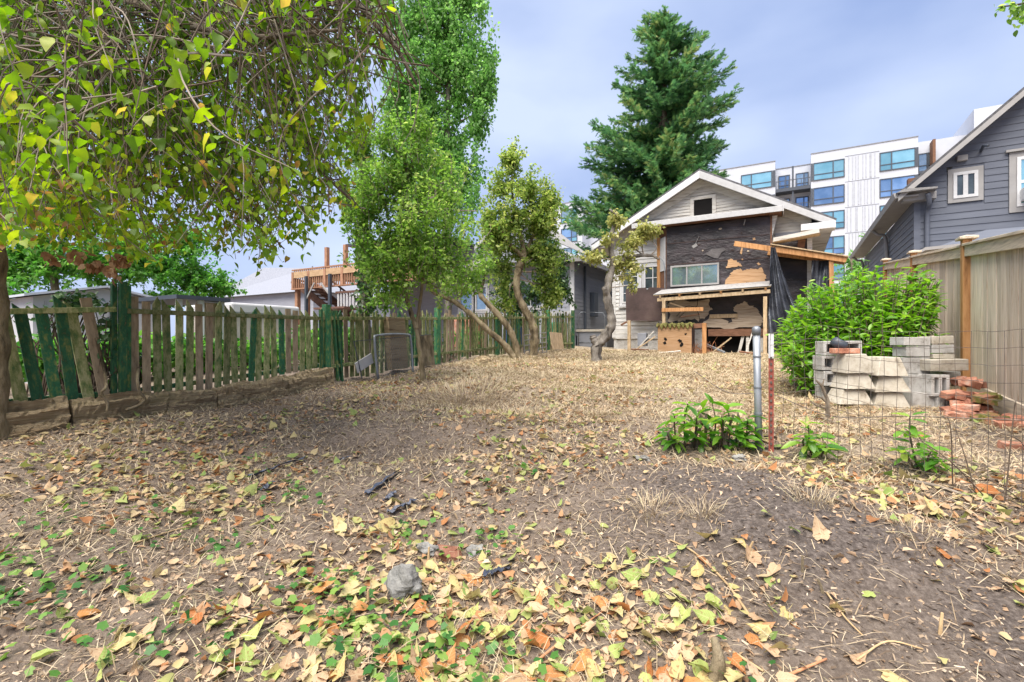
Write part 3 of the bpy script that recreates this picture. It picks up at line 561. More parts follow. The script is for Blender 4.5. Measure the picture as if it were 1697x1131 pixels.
# brown paper hanging over the lower left wall, on its post
fl = [zp(*q, 13.95) for q in [(-115, 540), (-60, 535), (-50, 560), (-35, 530), (50, 525), (60, 548), (80, 522), (205, 530), (212, 640), (180, 700), (180, 797), (-110, 797)]]
poly_xz('hanging_paper', M['tar_brown'], B, fl[::-1], 13.97, .015)
x = zp(-85, 800, 13.95)[0]; MB().beam((x, 13.95, Hz(x, 13.95) - .05), (x, 13.95, 1.9), .09, .06, (0, 1, 0)).build('prop_post', M['tan_wood'], B, .004)
p = zp(-120, 810, 13.9); MB().beam((p[0] - .1, 13.85, p[1] - .08), (p[0] + .04, 13.95, p[1] + .02), .05, .05).build('board_stub', M['red_wood'], B)
# side porch rail-like pipe
MB().tube(spline([PV(1092, 425, 14.0), PV(1101, 440, 14.0), PV(1102, 490, 14.0)]), .012, 5).build('conduit', M['galv'], B)

def heap_box():
    t_ = thing('plywood_box', 'tan plywood box with moss on top under the sagging porch', 'box', (-2.7, 13.3, 1.0))
    a, c = zp(150, 830, 13.15), zp(425, 1040, 13.15); zb = Hz(-2.7, 13.2)
    box('front_panel', M['sheath'], t_, a[0], c[0], 13.12, 13.15, zb + .03, a[1], .004)
    box('side_panel', M['tar_brown'], t_, c[0] - .03, c[0], 13.152, 13.6, zb, a[1] - .01)
    box('side_panel', M['panel_grey'], t_, a[0], a[0] + .03, 13.152, 13.6, zb, a[1] - .01)
    n = 26; V = []; F = []
    for j in range(8):
        for i in range(n):
            x_ = a[0] - .03 + (c[0] - a[0] + .06) * i / (n - 1); V.append((x_, 13.06 + .075 * j, a[1] + .03 + .04 * math.sin(i * 1.1 + j) * random.random() - (.07 * (1 + math.sin(i * 2.1)) if j == 0 else 0)))
    for j in range(7):
        for i in range(n - 1): F.append((j * n + i, j * n + i + 1, (j + 1) * n + i + 1, (j + 1) * n + i))
    o = MB().add(V, F).build('moss_top', M['moss'], t_); s_ = o.modifiers.new('t', 'SOLIDIFY'); s_.thickness = .03
    for q in ((210, 945, 12), (205, 975, 13), (330, 960, 15), (345, 990, 16), (375, 905, 8)):
        pc = zp(q[0], q[1], 13.12); poly_xz('rot_hole', M['dark'], t_, ragged(pc[0], pc[1], q[2] / 4.918 * 13 / 800, q[2] / 4.918 * 13 / 800, 10, .4, 2), 13.119, .004)
heap_box()
tp = thing('timber_frame', 'short orange timber post and rail beside the mossy plywood box', 'timber', (-2.2, 13.2, 1.0))
a = zp(528, 815, 13.2); MB().beam((a[0], 13.2, Hz(a[0], 13.2) - .03), (a[0], 13.2, a[1]), .1, .09, (0, 1, 0)).build('post', M['orange_wood'], tp, .004)
c = zp(440, 830, 13.2); MB().beam((c[0], 13.22, c[1] - .03), (a[0] - .052, 13.22, a[1] - .06), .05, .12).build('rail', M['red_wood'], tp)
def debris_board(px0, py0, px1, py1, v, wd, m_, label):
    a, c = PV(px0, py0, v), PV(px1, py1, v + .15)
    tag(MB().beam(a, c, .03, wd, (0, 1, .2)).build('scrap_board', m_, None, .003), label, 'board')
debris_board(1052, 581, 1086, 558, 13.0, .12, M['tan_wood'], 'tan scrap board leaning against the left side of the plywood box')
debris_board(1060, 574, 1084, 549, 13.3, .07, M['cream_weather'], 'pale thin scrap board leaning behind the tan one')
debris_board(1046, 579, 1075, 580, 12.9, .05, M['red_wood'], 'short dark board lying on the soil left of plywood box')
debris_board(1090, 586, 1128, 582, 12.8, .06, M['cream_weather'], 'pale board lying flat in front of the plywood box')
debris_board(1180, 585, 1212, 560, 13.3, .05, M['tan_wood'], 'narrow tan board leaning into the cellar opening')
debris_board(1225, 583, 1262, 588, 13.0, .08, M['red_wood'], 'dark brown board on the ground before the cellar opening')
debris_board(1235, 588, 1248, 548, 13.25, .06, M['cream_weather'], 'pale upright board leaning beside the right porch post')
debris_board(1110, 502, 1140, 512, 13.5, .05, M['tan_wood'], 'tan offcut caught under the porch roof near the left post')
debris_board(1128, 526, 1160, 521, 13.5, .06, M['red_wood'], 'brown board resting on top of the mossy box')
mb = MB(); a = PV(1065, 556, 13.5); mb.box(a[0] - .12, a[0] + .12, 13.4, 13.6, a[2] - .3, a[2] + .06); tag(mb.build('scrap_bin', M['panel_grey'], None, .01), 'small grey bin among the scrap boards under the brown paper', 'bin')
# black plastic sheets
def plastic(px_top0, px_top1, py_top, px_b0, px_b1, py_b, v, label, amp=.07, tail=True):
    V = []; F = []; n, k = 34, 26
    for j in range(k):
        s = j / (k - 1); ss = s ** 1.15
        for i in range(n):
            q = i / (n - 1); px_ = (px_top0 + (px_top1 - px_top0) * q) * (1 - ss) + (px_b0 + (px_b1 - px_b0) * q) * ss; py2 = py_top + (py_b - py_top) * s
            p = PV(px_, py2, v); p[1] -= amp * (.4 + s) * math.sin(q * 21 + 2 * math.sin(s * 4)) + .05 * math.sin(q * 8 + s * 9) + .12 * s
            p[2] = max(p[2], Hz(p[0], p[1]) + .01 + .02 * random.random()); V.append(p)
    for j in range(k - 1):
        for i in range(n - 1): F.append((j * n + i, j * n + i + 1, (j + 1) * n + i + 1, (j + 1) * n + i))
    return tag(MB().add(V, F).build('plastic_sheet', M['plastic_black'], None, smooth=True), label, 'plastic sheet')
plastic(1277, 1285, 410, 1272, 1352, 590, 13.52, 'large black plastic sheet draped from the orange rafter beside the porch')
plastic(1345, 1378, 432, 1342, 1372, 560, 13.85, 'narrow black plastic sheet hanging inside the lean-to post on the right', .05)

# ------------------------------------------------------------------ slate-blue house behind the plank fence
Q = thing('slate_house', 'slate blue clapboard two-storey house behind the plank fence', 'house', (6, 20, .9))
qv = 16.0; qz = lambda px_, py2: PV(px_, py2, qv)
cx = qz(1517, 332)[0]; ez = qz(1517, 332)[2]; rk0, rk1 = qz(1515, 305), qz(1697, 152)
rs = (rk1[2] - rk0[2]) / (rk1[0] - rk0[0]); PX = cx + 4.6; rz = lambda x: rk0[2] + rs * (min(x, 2 * PX - x) - rk0[0])
box('wall', M['siding_blue'], Q, cx, 2 * PX - cx, qv, 26, .6, ez)
MB().prism([(cx, qv, ez), (2 * PX - cx, qv, ez), (PX, qv, rz(PX) - .14)], (0, .1, 0)).build('gable_wall', M['siding_blue'], Q)
w1a, w1b = qz(1579, 288), qz(1620, 326); w2a, w2b = qz(1684, 262), qz(1720, 340)
def qcut(z0, z1):
    h = []
    if z0 < w1a[2] + .12 and z1 > w1b[2] - .12: h.append((w1a[0] - .12, w1b[0] + .12))
    if z0 < w2a[2] + .14 and z1 > w2b[2] - .12: h.append((w2a[0] - .14, w2b[0] + .14))
    f = lambda z: max(cx + .01, cx + (z - rz(cx) + .02) / rs); s, s1 = f(z0), f(z1); return [(a, c, s1 if a == s else a, c) for a, c in minus(s, cx + 4.0, h)]
siding(Q, M['siding_blue'], 'y', qv - .001, 0, 0, 2.2, rz(cx + 3.6), .165, .022, qcut)
siding(Q, M['siding_blue'], 'x', cx - .001, qv - .02, 25.9, 2.2, ez - .12, .165, .022)
box('corner_board', M['siding_blue'], Q, cx - .035, cx + .1, qv - .03, qv - .024, 2.2, ez)
window(Q, qv - .01, w1a[0], w1b[0], w1b[2], w1a[2], M['white_paint'], M['glass'], .07, 2, 1, .09, M['trim_taupe'], .1)
ww = window(Q, qv - .01, w2a[0], w2b[0], w2b[2], w2a[2], M['white_paint'], M['glass_teal'], .07, 1, 2, .07, M['trim_taupe'], .13)
box('window_head', M['trim_taupe'], Q, w2a[0] - .2, w2b[0] + .2, qv - .1, qv - .045, w2a[2] + .135, w2a[2] + .19)
a = qz(1694, 318); box('air_conditioner', M['white_paint'], Q, a[0] - .05, a[0] + .4, qv - .35, qv - .07, a[2] - .25, a[2] + .05, .02)
ov = .45                                                   # rake overhang and roof
for sg in (1, -1):
    x_e = cx - .42 if sg == 1 else 2 * PX - cx + .42
    A = np.array((PX, qv - ov, rz(PX))); E = np.array((x_e, qv - ov, rz(PX) - rs * abs(PX - x_e)))
    MB().prism([A, E, E + (0, 0, .07), A + (0, 0, .07)], (0, 10.8, 0)).build('roof', M['shingle'], Q)
    MB().prism([A + (0, -.02, -.005), E + (0, -.02, -.005), E + (0, -.02, -.15), A + (0, -.02, -.15)], (0, .04, 0)).build('bargeboard', M['trim_taupe'], Q)
    MB().prism([A + (0, .03, -.06), E + (0, .03, -.06), E + (0, .03, -.08), A + (0, .03, -.08)], (0, ov - .06, 0)).build('rake_soffit', M['siding_blue'], Q)
    MB().prism([E + (0, .02, -.02), E + (sg * .42, .02, -.02), E + (sg * .42, .02, -.05), E + (0, .02, -.05)], (0, 10.5, 0)).build('eave_soffit', M['trim_taupe'], Q)
    if sg == 1: MB().prism([E + (-.10, .0, .07), E + (0, 0, .07), E + (0, 0, -.06), E + (-.06, 0, -.06)], (0, 10.7, 0)).build('gutter', M['trim_taupe'], Q)
E_ = np.array((cx - .42, qv - ov, rz(PX) - rs * (PX - cx + .42)))
MB().prism([E_ + (-.05, -.1, .05), E_ + (.75, -.1, .05), E_ + (.75, -.1, .09), E_ + (.1, -.1, .13)], (0, .6, 0)).build('eave_return', M['shingle_lt'], Q)
box('eave_return_board', M['trim_taupe'], Q, cx - .3, cx + .36, qv - .3, qv - .03, E_[2] - .13, E_[2] + .045)
dx = cx + .22; MB().tube(spline([(dx - .05, qv - .42, E_[2] - .02), (dx, qv - .3, E_[2] - .25), (dx, qv - .09, E_[2] - .5), (dx, qv - .08, 3.5), (dx, qv - .08, 2.2)]), .055, 8).build('downspout', M['siding_blue'], Q, smooth=True)
for yv in (19.8, 25.6): MB().tube(spline([(cx - .5, yv, E_[2]), (cx - .3, yv, E_[2] - .2), (cx - .08, yv, E_[2] - .5), (cx - .08, yv, 2.2)]), .05, 8).build('downspout', M['trim_taupe'], Q, smooth=True)
a = qz(1593, 264); box('wall_vent', M['trim_taupe'], Q, a[0] - .1, a[0] + .1, qv - .12, qv - .023, a[2] - .07, a[2] + .07, .01)
a = qz(1625, 252); MB().tube([(a[0], qv - .03, a[2]), (a[0] - .02, qv - .3, a[2] + .06), (a[0] + .04, qv - .4, a[2])], .03, 6).build('vent_pipe', M['frame_dark'], Q)
a = qz(1510, 306); box('chimney_pot', M['red_wood'], Q, cx + .05, cx + .25, qv + 1.2, qv + 1.4, rz(cx), rz(cx) + .45)
# low porch roof in front of it, and a small hipped roof seen over the fence
p0, p1_ = PV(1495, 432, 12.5), PV(1592, 407, 12.5)
MB().prism([(p0[0], 12.4, p0[2]), (p0[0] + .35, 12.4, p0[2] + .22), (3.4, 12.4, p0[2] + .26), (3.4, 12.4, p0[2] + .2), (p0[0] + .35, 12.4, p0[2] + .16), (p0[0], 12.4, p0[2] - .05)], (0, 2.6, 0)).build('porch_roof', M['trim_taupe'], Q)
a, c, e = PV(1545, 418, 14), PV(1645, 375, 14), PV(1760, 375, 14)
MB().add([(a[0] - .3, 13, a[2] - .1), (e[0] + 1, 13, a[2] - .1), (e[0] + 1, 15.9, a[2] - .1), (a[0] - .3, 15.9, a[2] - .1), (c[0], 14.4, c[2]), (e[0] + .5, 14.4, c[2])], [(0, 1, 5, 4), (1, 2, 5), (2, 3, 4, 5), (3, 0, 4), (3, 2, 1, 0)]).build('lower_hip_roof', M['siding_blue'], Q)

# ------------------------------------------------------------------ white apartment block far behind
M['batten'] = flat('pale_grey_batten', (.36, .38, .43), .6)
AP = thing('apartment_block', 'white five-storey apartment block with teal windows behind the derelict bungalow', 'apartment block', (0, 75, 0))
av = 69.0; aq = lambda px_, py2: PV(px_, py2, av)
z2 = lambda x, y: aq(1180 + x / 4.714, 200 + y / 4.714)
RZ = 23.85; sh = 3.02
blocks = [(-33, aq(1284, 271)[0], RZ), (z2(773, 282)[0], z2(1610, 108)[0], RZ + .2)]
bxA = z2(773, 282)[0]; bxB = z2(1610, 108)[0]; bl1 = z2(494, 340)[0]; bl0 = z2(-250, 430)[0]
def block(x0, x1, y, z1, m_='panel_white'): box('block_wall', M[m_], AP, x0, x1, y, y + 12, 0, z1)
block(bxA, bxB, av, RZ + .15); block(bl0, bl1, av, RZ); block(bl1, bxA, av + 1.8, RZ - .5); block(bxB, bxB + 4.5, av + 1.8, RZ + .1); block(bxB + 4.5, bxB + 16, av - .5, RZ + 1.9); 
xL1 = aq(965, 340)[0]; block(xL1 - 12, xL1, av, RZ - 1.2); block(xL1, bl0, av + 3, RZ - 3)
for (x0, x1, zt, y) in ((bxA, bxB, RZ + .15, av), (bl0, bl1, RZ, av), (bl1, bxA, RZ - .5, av + 1.8), (xL1 - 12, xL1, RZ - 1.2, av)): box('parapet_cap', M['panel_grey'], AP, x0 - .03, x1 + .03, y - .06, y + .2, zt, zt + .1)
def awin(x0, x1, z0, z1, y, flip, mats):
    fr = MB(); f = .1
    fr.box(x0, x1, y - .1, y - .002, z0, z0 + f); fr.box(x0, x1, y - .1, y - .002, z1 - f, z1); fr.box(x0, x0 + f, y - .1, y - .002, z0 + f, z1 - f); fr.box(x1 - f, x1, y - .1, y - .002, z0 + f, z1 - f)
    xs = x0 + (x1 - x0) * (.64 if flip else .34); fr.box(xs - .06, xs + .06, y - .1, y - .002, z0 + f, z1 - f)
    zm = z0 + (z1 - z0) * .33; fr.box(x0 + f, xs - .06, y - .09, y - .002, zm - .05, zm + .05); fr.box(xs + .06, x1 - f, y - .09, y - .002, zm - .05, zm + .05)
    wo = fr.build('window', M['frame_dark'], AP)
    for a, b2 in ((x0 + f, xs - .06), (xs + .06, x1 - f)):
        for c, d2 in ((z0 + f, zm - .05), (zm + .05, z1 - f)): box('pane', M[random.choice(mats)], wo, a, b2, y - .03, y - .01, c, d2)
wl0, wl1 = z2(790, 350)[0], z2(1036, 350)[0]; wr0, wr1 = z2(1308, 240)[0], z2(1590, 200)[0]; wz1 = z2(1036, 298)[2]
for k in range(7):
    zt = wz1 - sh * k; zb = zt - 2.15
    mats = ['glass_teal'] if k in (0, 2) else (['glass_blue'] if k == 1 else ['glass_teal', 'glass_sky', 'glass_blue'])
    awin(wl0, wl1, zb, zt, av, True, mats); awin(wr0, wr1, zb, zt, av, False, mats); awin(bl1 - 3.9, bl1 - .35, zb, zt - .1, av, False, mats)
    box('side_strip', M['frame_dark'], AP, bxA - .02, wl0 - .03, av - .06, av - .003, zb, zt); box('side_strip', M['frame_dark'], AP, wr1 + .03, bxB + .02, av - .06, av - .003, zb, zt); box('side_strip', M['frame_dark'], AP, bl1 - .32, bl1 + .02, av - .06, av - .003, zb, zt - .1)
    mb = MB()
    for i in range(9): x = wl1 + .35 + (wr0 - wl1 - .7) * i / 8 + random.uniform(-.12, .12); mb.box(x - .05, x + .05, av - .05, av - .002, zt - 2.6, zt + .15)
    mb.build('panel_battens', M['batten'], AP)
    box('floor_band', M['panel_grey'], AP, wl1 + .02, wr0 - .02, av - .03, av - .002, zt + .22, zt + .27)
    # balconies in the recess
    box('balcony', M['frame_dark'], AP, bl1 + .05, bxA - .05, av + .05, av + 1.78, zb - .75, zb - .35)
    mb = MB(); mb.box(bl1 + .05, bxA - .05, av + .1, av + .16, zb + .55, zb + .63)
    for i in range(9): x = bl1 + .1 + (bxA - bl1 - .2) * i / 8; mb.box(x - .03, x + .03, av + .1, av + .16, zb - .35, zb + .55)
    mb.build('balcony_railing', M['frame_dark'], AP)
    awin(bl1 + .3, bl1 + 1.6, zb - .2, zb + 1.75, av + 1.8, True, ['glass_sky', 'glass_blue']); awin(bxA - 1.6, bxA - .2, zb - .2, zb + 1.75, av + 1.8, True, ['glass_sky', 'glass_blue'])
    box('balcony_post', M['frame_dark'], AP, (bl1 + bxA) / 2 - .1, (bl1 + bxA) / 2 + .1, av + .2, av + .4, zb - .35, zb + 2.3)
    box('balcony', M['frame_dark'], AP, bxB + .05, bxB + 4.4, av + .3, av + 1.78, zb - .75, zb - .45); awin(bxB + .3, bxB + 1.6, zb - .2, zb + 1.9, av + 1.8, True, ['glass_sky'])
    awin(bxB + 3, bxB + 4.3, zb - .2, zb + 1.9, av + 1.8, True, ['glass_sky'])
    xr2 = xL1 - .1; awin(xr2 - 3.4, xr2 - .7, zb - 1.1, zt - 1.1, av, True, ['glass_blue', 'glass_teal', 'glass_sky']); awin(xr2 - 8, xr2 - 4.6, zb - 1.1, zt - 1.1, av, True, ['glass_sky', 'glass_teal'])
a = aq(1550, 255); box('balcony_screen', M['red_wood'], AP, a[0] - .15, a[0] + .1, av + .3, av + 1.7, RZ - 2.9, RZ - .3)

# ------------------------------------------------------------------ grey neighbour house on the left
NH = thing('grey_house', 'pale grey clapboard house with white trim behind the picket fence', 'house', (-9, 19, 1.0))
nx, nyv = -6.45, 15.4; nz_e = PU(955, 432, nx)[2]
box('wall', M['siding_grey'], NH, -13.2, nx, nyv, 27, .7, nz_e)
siding(NH, M['siding_grey'], 'y', nyv - .001, 0, 0, 2.35, nz_e, .13, .018, lambda a, c: minus(-13.1, nx - .12, [(-11.35, -9.85)] if a < 3.5 and c > 2.3 else []))
siding(NH, M['siding_dark'], 'x', nx + .001, nyv + .02, 26.9, 1.5, nz_e, .13, .018, None, 1)
box('corner_board', M['white_paint'], NH, nx - .12, nx + .03, nyv - .04, nyv + .015, 1.0, nz_e, .004)
box('belt_board', M['white_paint'], NH, -13.1, nx - .125, nyv - .035, nyv - .002, 2.18, 2.345)
box('base_panel', M['panel_grey'], NH, nx + .002, nx + .05, nyv + .2, 26.8, .7, 1.48)
window(NH, nyv - .004, -11.25, -10.6, 2.45, 3.4, M['white_paint'], M['glass_sky'], .06, 1, 1, .03, M['white_paint'], .08)
window(NH, nyv - .004, -10.5, -9.95, 2.45, 3.4, M['white_paint'], M['glass_sky'], .06, 1, 1, .03, M['white_paint'], .08)
window(NH, nyv - .004, -8.6, -7.6, 2.5, 3.4, M['white_paint'], M['glass'], .06, 2, 1, .03, M['white_paint'], .08)
# hipped roof, eaves out to the camera side
e0 = nz_e - .02; rx0, rx1, ry0, ry1 = -13.7, nx + .45, nyv - .5, 27.4; rp = e0 + 1.7; cxx = (rx0 + rx1) / 2
MB().add([(rx0, ry0, e0), (rx1, ry0, e0), (rx1, ry1, e0), (rx0, ry1, e0), (cxx, ry0 + 4, rp), (cxx, ry1 - 4, rp)], [(0, 1, 4), (1, 2, 5, 4), (2, 3, 5), (3, 0, 4, 5), (3, 2, 1, 0)]).build('roof', M['shingle_lt'], NH)
mb = MB(); mb.box(rx0, rx1, ry0 - .03, ry0, e0 - .14, e0 + .03); mb.box(rx1, rx1 + .03, ry0 - .03, ry1, e0 - .14, e0 + .03); mb.build('fascia', M['trim_taupe'], NH)
# small front gable
ga, gb = PV(786, 409, 14.6), PV(905, 409, 14.6); gzb = ga[2]; gpk = (ga[0] + gb[0]) / 2
poly_xz('gable_wall', M['siding_grey'], NH, [(ga[0] + .15, e0), (gb[0] - .15, e0), (gb[0] - .15, gzb), (gpk, gzb + 1.0), (ga[0] + .15, gzb)], 14.85, .05)
for sg, gx in ((-1, ga[0]), (1, gb[0])):
    MB().prism([(gpk, 14.6, gzb + 1.15), (gx, 14.6, gzb), (gx, 14.6, gzb - .14), (gpk, 14.6, gzb + .98)], (0, .05, 0)).build('bargeboard', M['white_paint'], NH)
    MB().prism([(gpk, 14.62, gzb + 1.22), (gx, 14.62, gzb + .03), (gx, 14.62, gzb + .005), (gpk, 14.62, gzb + 1.16)], (0, 4, 0)).build('gable_roof', M['shingle_lt'], NH)
MB().tube([(nx + .06, nyv + .9, e0 - .1), (nx + .08, nyv + .9, 1.0)], .045, 8).build('downspout', M['frame_dark'], NH)
box('meter_box', M['frame_dark'], NH, nx + .02, nx + .2, nyv + 1.5, nyv + 1.9, 2.2, 3.1, .01)
box('wall_lamp', M['frame_dark'], NH, nx + .02, nx + .25, nyv + 3.4, nyv + 3.65, 3.15, 3.3, .02)
MB().box(-6.6, -5.35, 15.6, 19, .8, 1.62).build('landing', M['panel_grey'], NH)
box('landing_slab', M['concrete_tan'], NH, -6.62, -5.3, 15.55, 19.02, 1.622, 1.70)
mb = MB()
hr = [(-6.35, 15.6, 1.0), (-6.35, 15.6, 2.2), (-6.25, 15.6, 2.3), (-5.45, 15.6, 2.25), (-5.4, 15.6, 2.1), (-5.4, 15.6, 1.0)]; mb.tube(hr, .022, 6); mb.tube([(-5.4, 15.6, 2.1), (-5.3, 16.4, 2.05), (-5.3, 16.4, 1.7)], .022, 6); mb.tube([(-6.35, 15.6, 1.25), (-5.4, 15.6, 1.25)], .018, 6)
mb.build('handrail', M['galv'], NH, smooth=True)

# ------------------------------------------------------------------ raised deck with stairs, further left
DK = thing('raised_deck', 'raised wooden deck with baluster railing and a dark stair', 'deck', (-16, 12.7, .9))
dv = 12.7; dq = lambda px_, py2: PV(px_, py2, dv)
d0, d1 = dq(483, 462)[0], dq(700, 462)[0]; dz = dq(483, 462)[2]; dt = dq(483, 452)[2]
box('deck_fascia', M['deck_pale'], DK, d0, d1, dv, dv + .05, dz, dt); box('deck_floor', M['deck_wood'], DK, d0, d1, dv + .052, dv + 3.2, dt - .08, dt)
box('deck_joist', M['deck_pale'], DK, d0 + .9, d1, dv + .1, dv + .2, dz - .25, dz - .01)
rtz = dt + (dq(483, 452)[2] - dq(483, 432)[2]) * 1.55
for k in range(7):
    x = d0 + .08 + k * .98
    if x < d1: box('railing_post', M['deck_wood'], DK, x - .06, x + .06, dv - .02, dv + .1, dt, rtz + .05)
box('top_rail', M['deck_wood'], DK, d0, d1, dv - .03, dv + .11, rtz + .052, rtz + .1); box('bottom_rail', M['deck_wood'], DK, d0, d1, dv + .01, dv + .07, dt + .06, dt + .11)
k = 0; x = d0 + .14
while x < d1: box('baluster', M['deck_wood'], DK, x, x + .035, dv + .02, dv + .055, dt + .112, rtz + .05); x += .125
for px_ in (487, 503): x = dq(px_, 500)[0]; box('deck_post', M['deck_wood'], DK, x - .08, x + .08, dv + .1, dv + .26, .6, dz - .01)
for px_ in (513, 552): x = dq(px_, 500)[0]; box('steel_post', M['frame_dark'], DK, x - .05, x + .05, dv - .2, dv - .1, .6, dz)
for a, c in (((513, 497), (526, 470)), ((552, 490), (537, 470))):
    MB().beam(np.array(dq(*a)) - (0, .15, 0), np.array(dq(*c)) - (0, .15, 0), .04, .06).build('brace', M['trim_taupe'], DK)
for px_ in (529, 560): x = dq(px_, 400)[0]; box('roof_post', M['deck_wood'], DK, x - .07, x + .07, dv + .3, dv + .44, dt, dt + .93)
box('porch_roof', M['frame_dark'], DK, dq(552, 400)[0], d1, dv + .6, dv + 3.2, dt + .935, dt + 1.02); box('house_wall', M['siding_grey'], DK, d0 + 2.4, d1, dv + 3.2, dv + 7, .6, dt + .98)
a, c = PV(514, 468, dv + 1.6), PV(602, 538, dv + 1.6); s0 = np.array((a[0], dv + 1.6, a[2])); s1 = np.array((c[0], dv + 1.6, c[2]))
for off in (0, -.9): MB().beam(s0 + (0, off, 0), s1 + (0, off, 0), .06, .3).build('stair_stringer', M['stair'], DK)
for k in range(11):
    p = s0 + (s1 - s0) * (k + .5) / 11; box('stair_tread', M['stair'], DK, p[0] - .14, p[0] + .14, p[1] - .85, p[1] - .05, p[2] + .05, p[2] + .09)
    if k % 2 == 0: box('stair_baluster', M['trim_taupe'], DK, p[0] - .02, p[0] + .02, p[1] - .02, p[1] + .02, p[2] + .1, p[2] + .8)
MB().beam(s0 * .75 + s1 * .25 + (0, 0, .8), s1 + (0, 0, .8), .05, .07).build('stair_handrail', M['stair'], DK)
mb = MB(); x0_ = dq(570, 500)[0]
for k in range(8): mb.box(x0_ + k * .16, x0_ + k * .16 + .05, dv - .3, dv - .25, dq(570, 513)[2], dq(570, 488)[2])
mb.build('landing_balusters', M['white_paint'], DK); box('landing_rail', M['stair'], DK, x0_ - .1, x0_ + 1.3, dv - .32, dv - .22, dq(570, 488)[2] + .002, dq(570, 488)[2] + .08)
MB().box(x0_ - .2, x0_ + 1.4, dv - 1.2, dv - .2, dq(570, 516)[2], dq(570, 513)[2] - .003).build('landing', M['stair'], DK)
M['shingle_blue'] = pm('blue_grey_shingle', [(.3, (.15, .16, .19)), (.7, (.23, .24, .28))], 14, rough=.95, bump=.4)
# far hipped roof left of it
HR = thing('hip_roof_house', 'far house with a grey hipped roof left of the raised deck', 'house', (-30, 22, 0))
a, c, pk = PV(392, 498, 22), PV(560, 498, 22), PV(437, 450, 24)
MB().add([(a[0] - .5, 20, a[2]), (c[0], 20, a[2]), (c[0], 30, a[2]), (a[0] - .5, 30, a[2]), (pk[0], 24, pk[2] + .3), (pk[0] + 3, 26, pk[2] + .3)], [(0, 1, 5, 4), (1, 2, 5), (2, 3, 4, 5), (3, 0, 4), (3, 2, 1, 0)]).build('roof', M['shingle_blue'], HR)
box('wall', M['siding_grey'], HR, a[0], c[0] - .4, 20.4, 29.5, .3, a[2] - .01)
# white shed and covered trailer beyond the pickets
SH = thing('white_shed', 'white gabled garden shed beyond the picket fence at the left', 'shed', (-12.6, 4, .6))
su = -11.5; s_l, s_p, s_r = PU(92, 489, su), PU(173, 474, su), PU(268, 499, su)
sz = (s_l[2] + s_r[2]) / 2 - .02; vp = s_p[1]; v0, v1 = s_l[1] - .3, s_r[1] + .1
MB().prism([(su, v0, .5), (su, v1, .5), (su, v1, s_r[2] - .05), (su, vp, s_p[2] - .05), (su, v0, s_l[2] - .05)], (-3, 0, 0)).build('wall', M['shed'], SH)
for va, za in ((v0, s_l[2]), (v1, s_r[2])):
    MB().prism([(su + .15, vp, s_p[2]), (su + .15, va + (.15 if va > vp else -.15), za - .02), (su + .15, va + (.15 if va > vp else -.15), za - .06), (su + .15, vp, s_p[2] - .04)], (-3.3, 0, 0)).build('roof', M['panel_white'], SH)
n_ = int((v1 - v0) / .3)
for k in range(n_): y_ = v0 + .15 + k * .3; box('wall_rib', M['shed'], SH, su + .001, su + .02, y_, y_ + .03, .5, min(s_l[2], s_r[2]) - .12)
TR = thing('covered_trailer', 'beige box trailer with a pale tarpaulin over its roof beyond the pickets', 'trailer', (-10, 6, .6))
tu = -9.6; t0, t1 = PU(385, 500, tu), PU(491, 500, tu)
box('body', M['tarp'], TR, tu - 1.6, tu, t0[1], t1[1], 1.0, t0[2] - .1, .03); box('tarpaulin', M['shed'], TR, tu - 1.7, tu + .06, t0[1] - .05, t1[1] + .05, t0[2] - .24, t0[2] - .02, .04)
box('skid', M['dark'], TR, tu - 1.5, tu - .1, t0[1] + .1, t1[1] - .1, .6, .998)
t2, t3 = PU(290, 495, -9.2), PU(384, 495, -9.2)
bq = thing('open_shelter', 'dark roofed shelter with pale plank side between shed and trailer', 'shelter', (-9.8, 4.4, .6))
box('roof', M['frame_dark'], bq, -11, -9.15, t2[1], t3[1] - .05, t2[2], t2[2] + .07); box('side', M['tan_wood'], bq, -9.5, -9.45, t2[1] + .5, t3[1] - .1, .6, t2[2] - .02); 
for k in range(3): y_ = t2[1] + .05 + k * (t3[1] - t2[1] - .25) / 2; box('post', M['white_paint'], bq, -9.3, -9.22, y_, y_ + .08, .6, t2[2])
def lump(name, p, r, m_, label, cat, sq=1., seed=0, parent=None, n=(14, 9), amp=.14, group=None):
    """an irregular rounded solid"""
    V = []; F = []; a_, b_ = n
    for j in range(b_ + 1):
        th = math.pi * j / b_
        for i in range(a_):
            ph = 2 * math.pi * i / a_; q = np.array((math.sin(th) * math.cos(ph), math.sin(th) * math.sin(ph), math.cos(th)))
            k = 1 + amp * float(wav((q + seed * 3.1)[None], 3.1, seed % 30)[0]) + amp * .4 * float(wav((q + seed)[None], 9, seed % 20)[0]); V.append(p + q * k * np.array(r))
    for j in range(b_):
        for i in range(a_): F.append((j * a_ + i, (j + 1) * a_ + i, (j + 1) * a_ + (i + 1) % a_, j * a_ + (i + 1) % a_))
    o = MB().add(V, F).build(name, m_, parent, smooth=False)
    return tag(o, label, cat, group) if label else o
